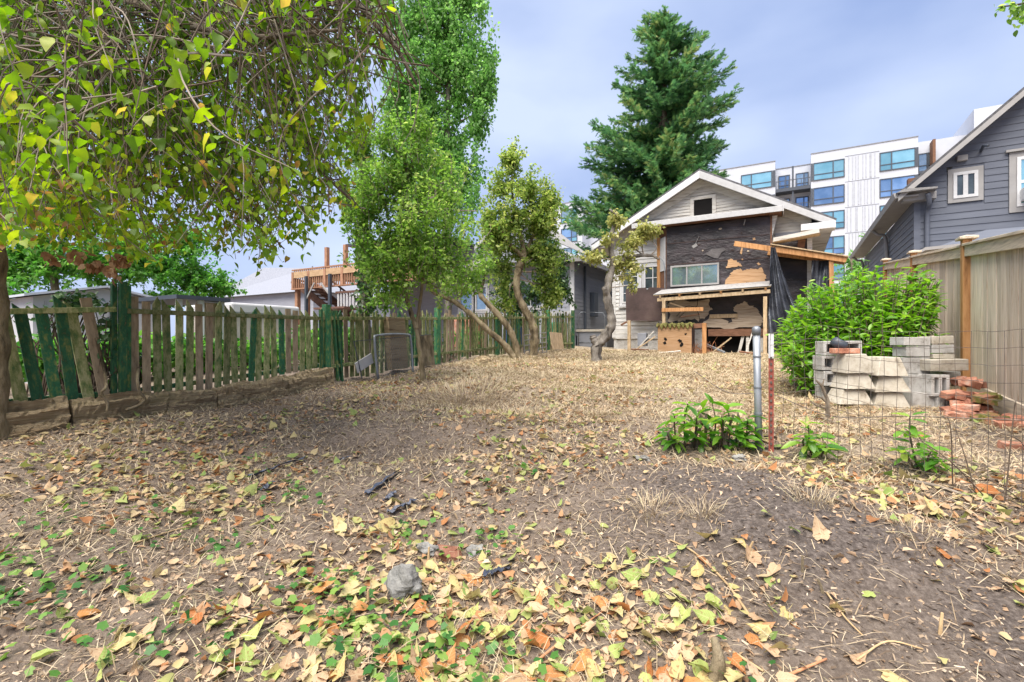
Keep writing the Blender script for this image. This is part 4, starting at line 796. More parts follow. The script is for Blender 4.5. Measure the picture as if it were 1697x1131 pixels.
for k, (px_, py2, d_, w_, h_, m_, lab, cat) in enumerate([(850, 560, 14.5, .5, .7, 'blue_tarp', 'blue plastic barrel behind the pickets near the leaning trunks', 'barrel'), (925, 556, 15.6, .45, .8, 'green_bin', 'green wheeled bin behind the far end of the picket fence', 'bin'),
        (770, 530, 14.2, .9, .9, 'brick', 'stack of reddish boards behind pickets under the grey house window', 'boards'), (620, 520, 11.5, .5, .5, 'blue_tarp', 'blue tarpaulin bundle behind pickets by the ivy trunk', 'tarpaulin')]):
    p = PD(px_, py2, d_); zb = Hz(p[0], p[1]); o = MB()
    o.prism([(p[0] - w_ / 2, p[1] - w_ / 2, zb), (p[0] + w_ / 2, p[1] - w_ / 2, zb), (p[0] + w_ / 2, p[1] + w_ / 2, zb), (p[0] - w_ / 2, p[1] + w_ / 2, zb)], (.03, .02, h_))
    tag(o.build({'barrel': 'barrel', 'bin': 'wheeled_bin', 'boards': 'board_stack', 'tarpaulin': 'tarpaulin_bundle'}[cat], M[m_], None, .06), lab, cat)

# ------------------------------------------------------------------ green picket fence
FX = -5.8
PF = thing('picket_fence', 'mossy green and bare wood picket fence along the left side of the yard', 'fence', (FX, 6, .8))
def ftop(v): return CZ + np.interp(v, [.3, 1.3, 2.25, 4.6, 7.3, 9.5, 13.7], [.16, .24, .30, .32, .43, .53, .74])
posts = [2.22, 4.68, 7.2, 9.35, 12.0, 13.75]
picks = {}
def picket_mesh(key, w_, cut):
    if key not in picks:
        mb = MB(); h = 1.0
        if cut == 0: pl = [(-w_ / 2, 0), (w_ / 2, 0), (w_ / 2, h), (-w_ / 2, h)]
        elif cut == 1: pl = [(-w_ / 2, 0), (w_ / 2, 0), (w_ / 2, h - .1), (-w_ / 2, h)]
        else: pl = [(-w_ / 2, 0), (w_ / 2, 0), (w_ / 2, h - .06), (w_ * .1, h), (-w_ / 2, h - .08)]
        mb.prism([(-.009, y, z) for y, z in pl], (.018, 0, 0)); me = bpy.data.meshes.new('picket'); me.from_pydata(mb.V, [], mb.F); picks[key] = me
    return picks[key]
v = .55; k = 0; near = True
while v < 13.7:
    if any(abs(v - p) < .075 for p in posts): v += .06; continue
    first = v < 2.15
    tp_ = float(ftop(v)) + random.uniform(.07, .17); lz = Hz(FX, v)
    bot = lz + (.17 if v < 4.6 else .03) + random.uniform(-.02, .03)
    if first: bot = lz + .16
    wch = random.random(); mt = 'pk_moss' if wch < (.58 if v < 5 else .74) else ('pk_green' if wch < (.78 if v < 5 else .82) else 'pk_bare')
    if 4.0 < v < 4.25 or k in (1, 5, 13, 14, 15): mt = 'pk_bare'
    cut = 0 if mt == 'pk_bare' else random.choice((1, 1, 1, 2))
    w_ = .085 if first else (.072 if v < 7 else .06)
    me = picket_mesh((mt, cut, first, v < 7), w_, cut)
    o = bpy.data.objects.new('picket', me)
    if not me.materials: me.materials.append(M[mt])
    o.location = (FX + random.uniform(-.006, .006), v, bot); o.scale = (1, 1, tp_ - bot); o.rotation_euler = (random.gauss(.14 if first else .0, .02 if v < 9 else .035), random.gauss(0, .02), 0)
    link(o, PF); k += 1
    v += (.118 if first else (.103 if v < 7 else .094)) * random.uniform(.92, 1.1)
for i, p in enumerate(posts):
    z0 = Hz(FX, p) - .1
    if i == 0:
        for dy, w_, mt, ex in ((-.055, .045, 'pk_green', .27), (.0, .06, 'green_post', .29), (.06, .045, 'pk_green', .26)): 
            MB().box(FX - .02 + .04 * (dy == 0), FX + .03 + .05 * (dy == 0), p + dy - w_ / 2, p + dy + w_ / 2, z0, float(ftop(p)) + ex).build('post', M.get(mt) or M['pk_green'], PF, .004)
    else:
        MB().box(FX - .03, FX + .06, p - .045, p + .045, z0, float(ftop(p)) + .2).build('post', M['pk_green'], PF, .005)
        if i == 1:
            for dy in (-.11, .1, .16): MB().beam((FX + .04, p + dy * 1.3 + .05, z0 + .05), (FX + .03, p + dy, float(ftop(p)) + .12), .05, .03, (0, 1, 0)).build('brace_board', M['pk_green'], PF)
M['green_post'] = M['pk_green']
pv = [.3] + posts
for a, c in zip(pv[:-1], pv[1:]):
    MB().beam((FX + .035, a + .03, float(ftop(a + .1))), (FX + .035, c - .05, float(ftop(c - .1)) - (.0 if a > .5 else -.02)), .035, .05).build('top_rail', M['pk_moss'], PF, .004)
    if a > 4: MB().beam((FX + .03, a + .05, Hz(FX, a) + .2), (FX + .03, c - .05, Hz(FX, c) + .2), .035, .05).build('bottom_rail', M['pk_moss'], PF, .004)
    else: MB().beam((FX - .03, a + .05, Hz(FX, a) + .22), (FX - .03, c - .05, Hz(FX, c) + .22), .035, .05).build('bottom_rail', M['pk_green'], PF, .004)
# rough retaining timbers at its foot
for k, (va, vb, h_, lab) in enumerate([(.2, 1.75, .30, 'rough split timber at the foot of the picket fence, nearest the leaning trunk'), (1.78, 3.02, .24, 'rough timber with vine stems below the green double post'), (3.04, 3.9, .27, 'cracked timber middle of the row at the fence foot'), (3.93, 4.62, .27, 'pale mossy-ended timber at the fence foot beside the green post bundle')]):
    n = 22; V = []; F = []; prof = [(-.1, -.08), (.08, -.1), (.12, -.04), (.125, .0), (.12, .03), (.122, .06), (.118, .09), (.118, .12), (.11, .15), (.09, .185), (.05, .2), (0, .2), (-.05, .195), (-.09, .18)]; q = len(prof); gr = rng.normal(0, .011, q); n = 60
    for i in range(n):
        y_ = va + (vb - va) * i / (n - 1); z0 = Hz(FX + .14, y_)
        for j, (a, c) in enumerate(prof):
            s = h_ / .24; jit = .014 * float(wav(np.array([[y_, j * 1.7, k]]), 6)[0]) + gr[j] * (1 + .8 * math.sin(y_ * 5 + j * 2)) + random.gauss(0, .004) - (.03 if random.random() < .03 else 0)
            V.append((FX + .13 + a + jit, y_ + random.gauss(0, .006), z0 + (c * s if c > 0 else c) + jit))
    for i in range(n - 1):
        for j in range(q): F.append((i * q + j, i * q + (j + 1) % q, (i + 1) * q + (j + 1) % q, (i + 1) * q + j))
    F += [tuple(range(q))[::-1], tuple((n - 1) * q + j for j in range(q))]
    tag(MB().add(V, F).build('retaining_timber', M['timber']), lab, 'timber', 'retaining timbers at the fence foot')
# vine stems over the timber
for k, (q, lab) in enumerate([([(160, 560), (172, 610), (176, 640), (168, 652), (178, 668), (178, 682)], 'bare curling vine stem climbing the timber left of the double post'), ([(230, 610), (228, 630), (232, 650), (240, 662), (230, 672), (208, 680)], 'thick bent vine stem over the timber right of the double post')]):
    tag(MB().tube(spline([PU(a, c, FX + (.05 if c < 630 else .30)) for a, c in q]), [.014] * ((len(q) - 1) * 6 + 1), 6).build('vine_stem', M['bark_gold'], None, smooth=True), lab, 'vine')
# things leaning on the fence: chain-link gate, boards, trellis
GT = thing('chain_link_gate', 'old chain link gate leaning against the pickets behind the slim trunk', 'gate', (-5.5, 5.8, .8))
ga_, gb_ = PU(617, 556, -5.55), PU(674, 552, -5.5); gz0 = Hz(-5.5, ga_[1]) ; y0, y1, zt = ga_[1], gb_[1] + .1, ga_[2]
MB().tube(spline([(-5.45, y0 + .02, gz0), (-5.5, y0, zt - .1), (-5.52, y0 + .1, zt), (-5.52, y1 - .1, zt + .02), (-5.5, y1, zt - .08), (-5.45, y1, gz0)], 5), .02, 7).build('frame', M['galv'], GT, smooth=True)
mb = MB(); n = 16
for i in range(-n, n):
    for s in (1, -1):
        a = (y0 + (y1 - y0) * i / n, gz0 + .03); c = (a[0] + (zt - gz0 - .06) * .75, zt - .03)
        ya, yb = max(a[0], y0), min(c[0], y1)
        if yb - ya < .03: continue
        za = a[1] + (ya - a[0]) / .75; zb2 = a[1] + (yb - a[0]) / .75
        if s == 1: mb.beam((-5.49, ya, za), (-5.5, yb, zb2), .0028, .0028)
        else: mb.beam((-5.485, y0 + y1 - ya, za), (-5.495, y0 + y1 - yb, zb2), .0028, .0028)
mb.build('mesh', M['galv'], GT)
def lean_panel(name, px0, px1, py0, py1, u, m_, lab, cat, tilt=0, th=.02):
    a, c = PU(px0, py1, u), PU(px1, py0, u); zb = Hz(u, (a[1] + c[1]) / 2); 
    mb = MB().prism([(u, a[1], min(a[2], a[2])), (u, c[1], a[2] + .01), (u - .08, c[1] + tilt, c[2]), (u - .08, a[1] + tilt, c[2] + .01)], (th, 0, 0)); tag(mb.build(name, m_, None, .003), lab, cat)
lean_panel('plywood_sheet', 702, 720, 556, 607, -5.62, M['bark_gold'], 'brown weathered board leaning on pickets right of the slim trunk', 'board')
lean_panel('stump_post', 641, 668, 528, 613, -5.72, M['timber'], 'broad mossy old post in the picket line behind the chain link gate', 'post', 0, .12)
lean_panel('plywood_sheet', 915, 934, 552, 580, -5.35, M['tan_wood'], 'tan plywood sheet leaning at the far end of the picket fence', 'board')
a = PU(604, 601, -5.5); tag(MB().beam((a[0], a[1] - .16, a[2] - .08), (a[0] - .05, a[1] + .2, a[2] + .06), .02, .16).build('white_board', M['white_paint'], None, .004), 'white board fragment wedged against the pickets near the chain link gate', 'board')
mb = MB(); a = PU(600, 622, -5.48); mb.tube([(-5.48, a[1], a[2] - .05), (-5.52, a[1] - .12, a[2] + .5)], .008, 5); mb.tube([(-5.52, a[1] - .12, a[2] + .5), (-5.5, a[1] + 1.6, a[2] + .62)], .006, 5); tag(mb.build('bent_rod', M['frame_dark']), 'thin bent black rod frame standing before the pickets', 'rod')
TL = thing('metal_trellis', 'small pale metal trellis leaning by the far pickets behind the twisted trunk', 'trellis', (-5.3, 11, 1))
a, c = PU(868, 590, -5.4), PU(905, 556, -5.4)
for k in range(5): z_ = a[2] + .03 + (c[2] - a[2]) * k / 4; MB().tube([(-5.4, a[1], z_ - .04), (-5.4, c[1], z_ + .04)], .012, 5).build('bar', M['trim_taupe'], TL)
for k in range(6): y_ = a[1] + (c[1] - a[1]) * k / 5; MB().tube([(-5.38, y_, a[2]), (-5.4, y_, c[2])], .012, 5).build('upright', M['trim_taupe'], TL)

# ------------------------------------------------------------------ plank fence on the right
RX = 1.9
RF = thing('plank_fence', 'tall weathered cedar plank fence with orange posts along the right side', 'fence', (RX, 9, .6))
rtop = lambda v: 2.31 + .1 * (v - 6.34)
rposts = [5.2, 8.0, 10.95, 13.9]
v = 4.6; pm_ = {}
mbp = MB().box(-.009, .009, -.069, .069, 0, 1); bme = bpy.data.meshes.new('plank'); bme.from_pydata(mbp.V, [], mbp.F); bme.materials.append(M['plank_grey'])
while v < 14:
    if not any(abs(v - p) < .05 for p in rposts):
        o = bpy.data.objects.new('plank', bme); z0 = Hz(RX, v) + .17; o.location = (RX + .02 + random.uniform(-.004, .004), v, z0); o.scale = (1, random.uniform(.95, 1.02), rtop(v) - .03 - z0); o.rotation_euler = (random.gauss(0, .003), 0, random.gauss(0, .015)); link(o, RF)
    v += .142
for p in rposts:
    MB().box(RX - .06, RX + .03, p - .05, p + .05, Hz(RX, p) - .2, rtop(p) + .08).build('post', M['orange_wood'], RF, .006)
    zt = rtop(p) + .08; MB().add([(RX - .1, p - .1, zt + .002), (RX + .08, p - .1, zt + .002), (RX + .08, p + .1, zt + .002), (RX - .1, p + .1, zt + .002), (RX - .1, p - .1, zt + .03), (RX + .08, p - .1, zt + .03), (RX + .08, p + .1, zt + .03), (RX - .1, p + .1, zt + .03), (RX - .01, p, zt + .06)],
        [(3, 2, 1, 0), (0, 1, 5, 4), (1, 2, 6, 5), (2, 3, 7, 6), (3, 0, 4, 7), (4, 5, 8), (5, 6, 8), (6, 7, 8), (7, 4, 8)]).build('post_cap', M['cap_wood'], RF, .003)
pv = rposts
for a, c in zip(pv[:-1], pv[1:]):
    MB().beam((RX - .03, a + .052, rtop(a) - .07), (RX - .03, c - .052, rtop(c) - .07), .03, .13).build('cap_rail', M['cap_wood'], RF, .004)
    MB().beam((RX - .012, a + .052, rtop(a) + .012), (RX - .012, c - .052, rtop(c) + .012), .12, .03).build('top_board', M['cap_wood'], RF, .004)
    MB().beam((RX - .01, a + .052, Hz(RX, a) + .09), (RX - .01, c - .052, Hz(RX, c) + .09), .03, .2).build('kickboard', M['cap_wood'], RF, .004)

# ------------------------------------------------------------------ steel post, red T-post, welded wire
p, d_ = G(1258, 747)
SP = thing('steel_post', 'galvanised steel pipe post with domed cap standing beside the laurel sprouts', 'post', p)
ptop = PD(1253.5, 549, d_)
MB().tube([p - (0, 0, .1), ptop], .027, 16).build('pipe', M['galv'], SP, smooth=True)
MB().tube([ptop + (0, 0, -.03), ptop + (0, 0, .015), ptop + (0, 0, .03), ptop + (0, 0, .04)], [.033, .033, .027, .011], 16).build('cap', M['galv'], SP, smooth=True)
for f in (.3, .52, .78): q = p + (ptop - p) * f; MB().tube([q, q + (0, 0, .012)], .032, 16).build('tie_band', M['galv'], SP)
tpp, d2 = G(1278, 748)
TP = thing('red_t_post', 'red steel T-post with white painted top beside the galvanised pipe', 'post', tpp)
tt = PD(1277, 553, d2); hgt = tt[2] - tpp[2]
for m_, a, c in (('red_paint', -.1, .79), ('white_paint', .79, 1.0)):
    mb = MB(); mb.box(tpp[0] - .018, tpp[0] + .018, tpp[1] - .004, tpp[1] + .004, tpp[2] + hgt * a, tpp[2] + hgt * c - .002); mb.box(tpp[0] - .004, tpp[0] + .004, tpp[1] + .004, tpp[1] + .032, tpp[2] + hgt * a, tpp[2] + hgt * c - .002)
    mb.build('shaft' if a < 0 else 'white_tip', M[m_], TP)
mb = MB()
for k in range(15): z_ = tpp[2] + .05 + k * hgt * .052; mb.box(tpp[0] - .007, tpp[0] + .007, tpp[1] - .012, tpp[1] - .0045, z_, z_ + .018)
mb.build('studs', M['wire'], TP)
mb = MB(); WA = tpp[:2].copy(); Bp = np.array((1.95, 3.3)); nw, nh = 32, 11
def wirept(s, h):
    xy = WA + (Bp - WA) * s + np.array((.06, .12)) * (.5 * math.sin(s * 6.3) + .25 * math.sin(s * 15)) * (1 if 0 < s else 0)
    z0 = Hz(xy[0], xy[1]) - .01; ht = .93 + .13 * s + .03 * math.sin(s * 9); z = z0 + ht * h
    lean = .10 * max(0, h - .8) / .2 * (max(0, s - .45) / .4) + .02 * math.sin(h * 9 + s * 14)
    return np.array((xy[0] - .4 * lean, xy[1] - lean, z))
for i in range(nw + 1): mb.tube([wirept(i / nw, h) for h in np.linspace(0, 1, 12)], .0015, 4, False)
for j in range(nh): mb.tube([wirept(s, j / (nh - 1)) for s in np.linspace(0, 1, 40)], .0016, 4, False)
tag(mb.build('wire_mesh_fence', M['wire']), 'rusty welded wire mesh fence running from the red T-post to the right', 'fence')
mb = MB(); mb.tube(spline([tpp + (0, 0, .45), PD(1380, 690, 3.6), PD(1500, 690, 3.3), PD(1697, 697, 2.9)]), .003, 4); mb.tube(spline([p + (0, 0, .45), PD(1205, 650, 3.8), PD(1150, 615, 4.0)]), .003, 4)
tag(mb.build('loose_wire', M['wire']), 'loose strand of wire strung across posts and brush at knee height', 'wire')

# ------------------------------------------------------------------ concrete blocks
def cmu(name, w_, d_, h_, cores=2, open_front=True):
    mb = MB(); t_ = .032
    if open_front:      # cores open towards the viewer
        mb.box(-w_ / 2, w_ / 2, -d_ / 2, d_ / 2, 0, t_); mb.box(-w_ / 2, w_ / 2, -d_ / 2, d_ / 2, h_ - t_, h_)
        for k in range(cores + 1): x = -w_ / 2 + (w_ - t_) * k / cores; mb.box(x, x + t_, -d_ / 2, d_ / 2, t_, h_ - t_)
        mb.box(-w_ / 2 + t_, w_ / 2 - t_, d_ / 2 - .02, d_ / 2 - .002, t_, h_ - t_)
    return mb
def place_block(kind, px0, px1, py0, py1, d_, m_, lab, rot=0, taper=.64):
    c = PD((px0 + px1) / 2, py1, d_); w_ = (px1 - px0) * d_ / FPX * (.94 if kind != 'pier' else .97); h_ = (py1 - py0) * d_ / FPX - .004
    yaw = rad(30) + rot
    if kind == 'cmu': mb = cmu('b', w_, .19, h_)
    elif kind == 'pier':
        mb = MB(); a, b2 = w_ / 2, w_ / 2 * taper; mb.add([(-a, -.14, 0), (a, -.14, 0), (a, .14, 0), (-a, .14, 0), (-b2, -.1, h_), (b2, -.1, h_), (b2, .1, h_), (-b2, .1, h_)], [(3, 2, 1, 0), (4, 5, 6, 7), (0, 1, 5, 4), (1, 2, 6, 5), (2, 3, 7, 6), (3, 0, 4, 7)])
    else: mb = MB().box(-w_ / 2, w_ / 2, -.1, .1, 0, h_)
    o = mb.build('concrete_block' if kind != 'pier' else 'pier_block', M[m_], None, .003 if kind == 'cmu' else .005, loc=c, rot=(random.gauss(0, .012), random.gauss(0, .012), yaw + random.gauss(0, .06)))
    tag(o, lab, 'concrete block', 'stacked concrete blocks by the plank fence')
bd = 5.45
BL = [('cmu', 1358, 1420, 565, 588, bd, 'concrete', 'hollow concrete block on top of the leftmost stack, dark fitting on it'),
      ('cmu', 1354, 1396, 589, 613, bd, 'concrete', 'hollow block second from top in the leftmost stack'), ('cmu', 1356, 1394, 614, 638, bd, 'concrete', 'hollow block third from top in the leftmost stack'), ('solid', 1358, 1392, 639, 664, bd + .1, 'concrete', 'buried block at the foot of the leftmost stack'),
      ('pier', 1388, 1434, 586, 617, bd - .2, 'concrete_tan', 'tapered pier block on top of the left column of three'), ('pier', 1386, 1437, 618, 643, bd - .2, 'concrete_tan', 'tapered pier block in the middle of the left column of three'), ('pier', 1377, 1433, 644, 668, bd - .2, 'concrete_tan', 'tapered pier block at the bottom of the left column of three'),
      ('pier', 1434, 1490, 591, 622, bd - .2, 'concrete_tan', 'tapered pier block on top of the centre column of three'), ('pier', 1437, 1494, 623, 648, bd - .2, 'concrete_tan', 'tapered pier block in the middle of the centre column'), ('pier', 1434, 1495, 649, 676, bd - .2, 'concrete_tan', 'tapered pier block at the bottom of the centre column'),
      ('solid', 1484, 1531, 559, 573, bd, 'concrete', 'thin paver capping the left side of the right-hand stack'), ('solid', 1489, 1530, 574, 591, bd, 'concrete', 'grey block just under the left thin paver, right-hand stack'), ('solid', 1484, 1531, 592, 619, bd, 'concrete', 'pale block at middle left of the right-hand stack'), ('solid', 1490, 1531, 620, 650, bd - .05, 'concrete', 'chipped block second from bottom in the right-hand stack'), ('solid', 1499, 1541, 650, 680, bd - .15, 'concrete', 'bottom grey block at the front of the right-hand stack'),
      ('solid', 1531, 1569, 557, 570, bd, 'concrete_tan', 'thin paver capping the right side of the right-hand stack'), ('solid', 1532, 1569, 571, 585, bd, 'concrete', 'grey block under the right thin paver'), ('solid', 1532, 1570, 586, 594, bd, 'concrete_tan', 'thin tan slab between grey blocks at the right of the stack'),
      ('solid', 1529, 1593, 595, 614, bd - .15, 'concrete_tan', 'broad tan slab jutting out of the right-hand stack'), ('solid', 1548, 1580, 615, 636, bd + .1, 'concrete', 'shaded block beneath the broad tan slab'), ('cmu', 1532, 1562, 620, 656, bd - .2, 'concrete', 'hollow block standing on end under the broad tan slab'), ('cmu', 1541, 1561, 657, 683, bd - .2, 'concrete', 'narrow hollow block at the foot of the right-hand stack')]
for q in BL: place_block(*q)
a = PD(1391, 574, bd - .15); tag(MB().tube([a + RT * -.06 + UP * .06, a + RT * .0 + UP * .02, a + RT * .05 - FW * .05], [.05, .055, .045], 12).build('pipe_fitting', M['frame_dark'], None, smooth=True), 'dark iron pipe fitting sitting on the leftmost block stack', 'pipe fitting')
a = PD(1400, 586, bd - .2); o = MB().box(-.14, .14, -.05, .05, 0, .055).build('brick', M['brick'], None, .006, loc=a, rot=(0, 0, rad(32))); tag(o, 'single brick lying on the left stack below the pipe fitting', 'brick')
# ------------------------------------------------------------------ brick heap
bc, dd = G(1612, 702)
bm_ = {}
for key, sz_ in (('w', (.2, .095, .06)), ('h', (.12, .095, .06)), ('c', (.15, .1, .07))):
    mb = MB().box(-sz_[0] / 2, sz_[0] / 2, -sz_[1] / 2, sz_[1] / 2, 0, sz_[2]); V = [tuple(np.array(q) + rng.normal(0, .006, 3)) for q in mb.V]; me = bpy.data.meshes.new('brick'); me.from_pydata(V, [], mb.F); bm_[key] = me
HEAP = {}
def put_brick(pos, key, m_, lab, rot, grp='bricks of the heap by the plank fence'):
    o = bpy.data.objects.new('brick', bm_[key].copy()); o.data.materials.append(M[m_]); o.location = pos; o.rotation_euler = rot; link(o); tag(o, lab, 'brick', grp); HEAP.setdefault(lab, []).append(o); b_ = o.modifiers.new('b', 'BEVEL'); b_.width = .003; b_.segments = 1
rows = [(1672, 736, 1.0)]
def heap(px_, py2, d_, n_, m_, lab, sx=20, sy=4):
    for _ in range(n_):
        p_ = PD(px_ + random.uniform(-sx, sx), py2 + random.uniform(-sy, sy), d_ + random.uniform(-.12, .12)); p_[2] = max(p_[2] - .03, Hz(p_[0], p_[1]) - .005)
        put_brick(p_, random.choice('whc'), m_, lab, (random.gauss(0, .18), random.gauss(0, .18), rad(30) + random.gauss(0, .5)))
heap(1600, 716, 4.8, 12, 'brick', 'brick in the lowest course of the brick heap', 34)
heap(1603, 696, 4.9, 11, 'brick', 'brick in the lower middle of the brick heap', 34)
heap(1604, 676, 4.95, 10, 'brick', 'brick in the middle of the heap beside the hollow block', 32)
heap(1606, 656, 5.0, 9, 'brick', 'brick in the upper part of the heap below the orange fence post', 30)
heap(1606, 634, 5.1, 7, 'brick', 'brick at the crest of the heap by the fence post', 22)
heap(1603, 678, 5.2, 9, 'brick', 'brick buried inside the heap', 26)
heap(1634, 662, 4.9, 6, 'brick_moss', 'moss-covered brick on the right shoulder of the heap', 12)
heap(1640, 718, 4.6, 13, 'brick_moss', 'mossy brick straggling from the foot of the heap', 22)
heap(1672, 728, 4.45, 10, 'brick', 'broken brick lying by the right foot of heap', 14)
q, _ = G(1682, 745); put_brick(q + (0, 0, -.01), 'w', 'brick', 'bright orange brick lying alone nearest the wire mesh', (0, .04, rad(20)))

ORD = ['', 'second ', 'third ', 'fourth ', 'fifth ', 'sixth ', 'seventh ', 'eighth ', 'ninth ', 'tenth ', 'eleventh ', 'twelfth ']
def ordinal(k): return ORD[k] if k < 12 else '%dth ' % (k + 1) if k % 10 > 2 or k < 20 else '%d%s ' % (k + 1, ['st', 'nd', 'rd'][k % 10])
for lab, os_ in HEAP.items():
    if len(os_) > 1:
        for k, o in enumerate(sorted(os_, key=lambda q: pix(np.array(q.location))[0])): o['label'] = ('leftmost ' if k == 0 else ordinal(k) + 'from left, ') + lab

# ------------------------------------------------------------------ leaf shapes
def tpl(ts, ws, fold=.2, curl=-.12, xoff=None):
    V = []; F = []
    for k, (t_, w_) in enumerate(zip(ts, ws)):
        z = curl * t_ * t_; x = t_
        if w_ == 0: V.append((x, 0, z))
        else:
            xo = xoff[k] if xoff else 0
            V += [(x, 0, z), (x + xo, w_, z + fold * w_), (x + xo, -w_, z + fold * w_)]
    idx = []; i = 0
    for w_ in ws: idx.append((i,) if w_ == 0 else (i, i + 1, i + 2)); i += len(idx[-1])
    for a, b2 in zip(idx[:-1], idx[1:]):
        if len(a) == 1 and len(b2) == 3: F += [(a[0], b2[0], b2[1]), (a[0], b2[2], b2[0])]
        elif len(a) == 3 and len(b2) == 3: F += [(a[0], b2[0], b2[1]), (a[0], b2[1], a[1]), (a[0], a[2], b2[2]), (a[0], b2[2], b2[0])]
        elif len(a) == 3: F += [(a[0], b2[0], a[1]), (a[0], a[2], b2[0])]
    return np.array(V, float), np.array(F)
L_SM = tpl([0, .45, 1], [0, .3, 0], .25, -.1)
L_HEART = tpl([0, .12, .32, .58, .82, 1.08], [0, .34, .40, .31, .14, 0], .22, -.22, [0, -.14, -.05, 0, 0, 0])
L_OVAL = tpl([0, .18, .42, .7, 1], [0, .24, .34, .26, 0], .22, -.22)
L_LAUR = tpl([0, .2, .5, .8, 1], [0, .13, .19, .14, 0], .35, -.18)
L_POP = tpl([0, .2, .5, 1], [0, .36, .34, 0], .15, -.1)
def star_leaf():
    V = [(0.45, 0, 0)]; n = 10; F = []
    rr = [.58, .4, .5, .36, .42, .22, .42, .36, .5, .4]
    for k in range(n): t_ = 2 * math.pi * k / n; V.append((.45 + rr[k] * math.cos(t_), rr[k] * math.sin(t_), .06 * (k % 2) - .03))
    for k in range(n): F.append((0, 1 + k, 1 + (k + 1) % n))
    return np.array(V), np.array(F)
L_IVY = star_leaf()
def spray_tpl():
    V = []; F = []
    for k in range(6):
        x = .08 + .15 * k; l = .38 * (1 - .55 * k / 6)
        for s in (1, -1):
            i = len(V); V += [(x - .08, 0, 0), (x + .10, 0, .0), (x + l * .75, s * l, -.05 + .05 * (k % 3))]; F.append((i, i + 1, i + 2))
        i = len(V); V += [(x - .04, 0, 0), (x + .06, 0, 0), (x + l * .6, .04, .16 * (1 if k % 2 else -.7))]; F.append((i, i + 1, i + 2))
    i = len(V); V += [(.85, .03, 0), (.85, -.03, 0), (1.1, 0, .02)]; F.append((i, i + 1, i + 2))
    return np.array(V), np.array(F)
SPRAY = spray_tpl()
def leaf_rot(n, droop=.5, sp=.6): return eul(rng.normal(0, sp, n), rng.normal(droop, sp, n), rng.uniform(0, 6.283, n))

def clump_pts(cl, n, shell=.45, gap=None, gf=1.6, k0=0):
    c = np.array([PD(a, b2, d_) for a, b2, d_, *_ in cl]); R = np.array([(rx * d_ / FPX, rd, ry * d_ / FPX) for a, b2, d_, rx, ry, rd in cl]); w_ = R.prod(1) ** .8; w_ /= w_.sum()
    out_ = []; have = 0
    while have < n:
        i = rng.choice(len(cl), n, p=w_); q = rng.normal(size=(n, 3)); q /= np.linalg.norm(q, axis=1)[:, None]; q *= rng.random(n)[:, None] ** shell
        q *= R[i] * (1 + .25 * wav(q * 2 + i[:, None], 2.2, k0))[:, None]
        P = c[i] + q[:, :1] * RT + q[:, 1:2] * FW + q[:, 2:] * UP
        if gap is not None: P = P[wav(P, gf, k0 + 3) > gap + rng.normal(0, .25, len(P))]
        out_.append(P); have += len(P)
    return np.vstack(out_)[:n], c, R
def bend(a, b2, k=.12, n=7):
    a = np.asarray(a, float); b2 = np.asarray(b2, float); L = np.linalg.norm(b2 - a); m1 = a + (b2 - a) * .35 + rng.normal(0, k * L, 3) * (1, 1, .6); m2 = a + (b2 - a) * .7 + rng.normal(0, k * L, 3) * (1, 1, .6)
    return spline([a, m1, m2, b2], max(2, n // 3))
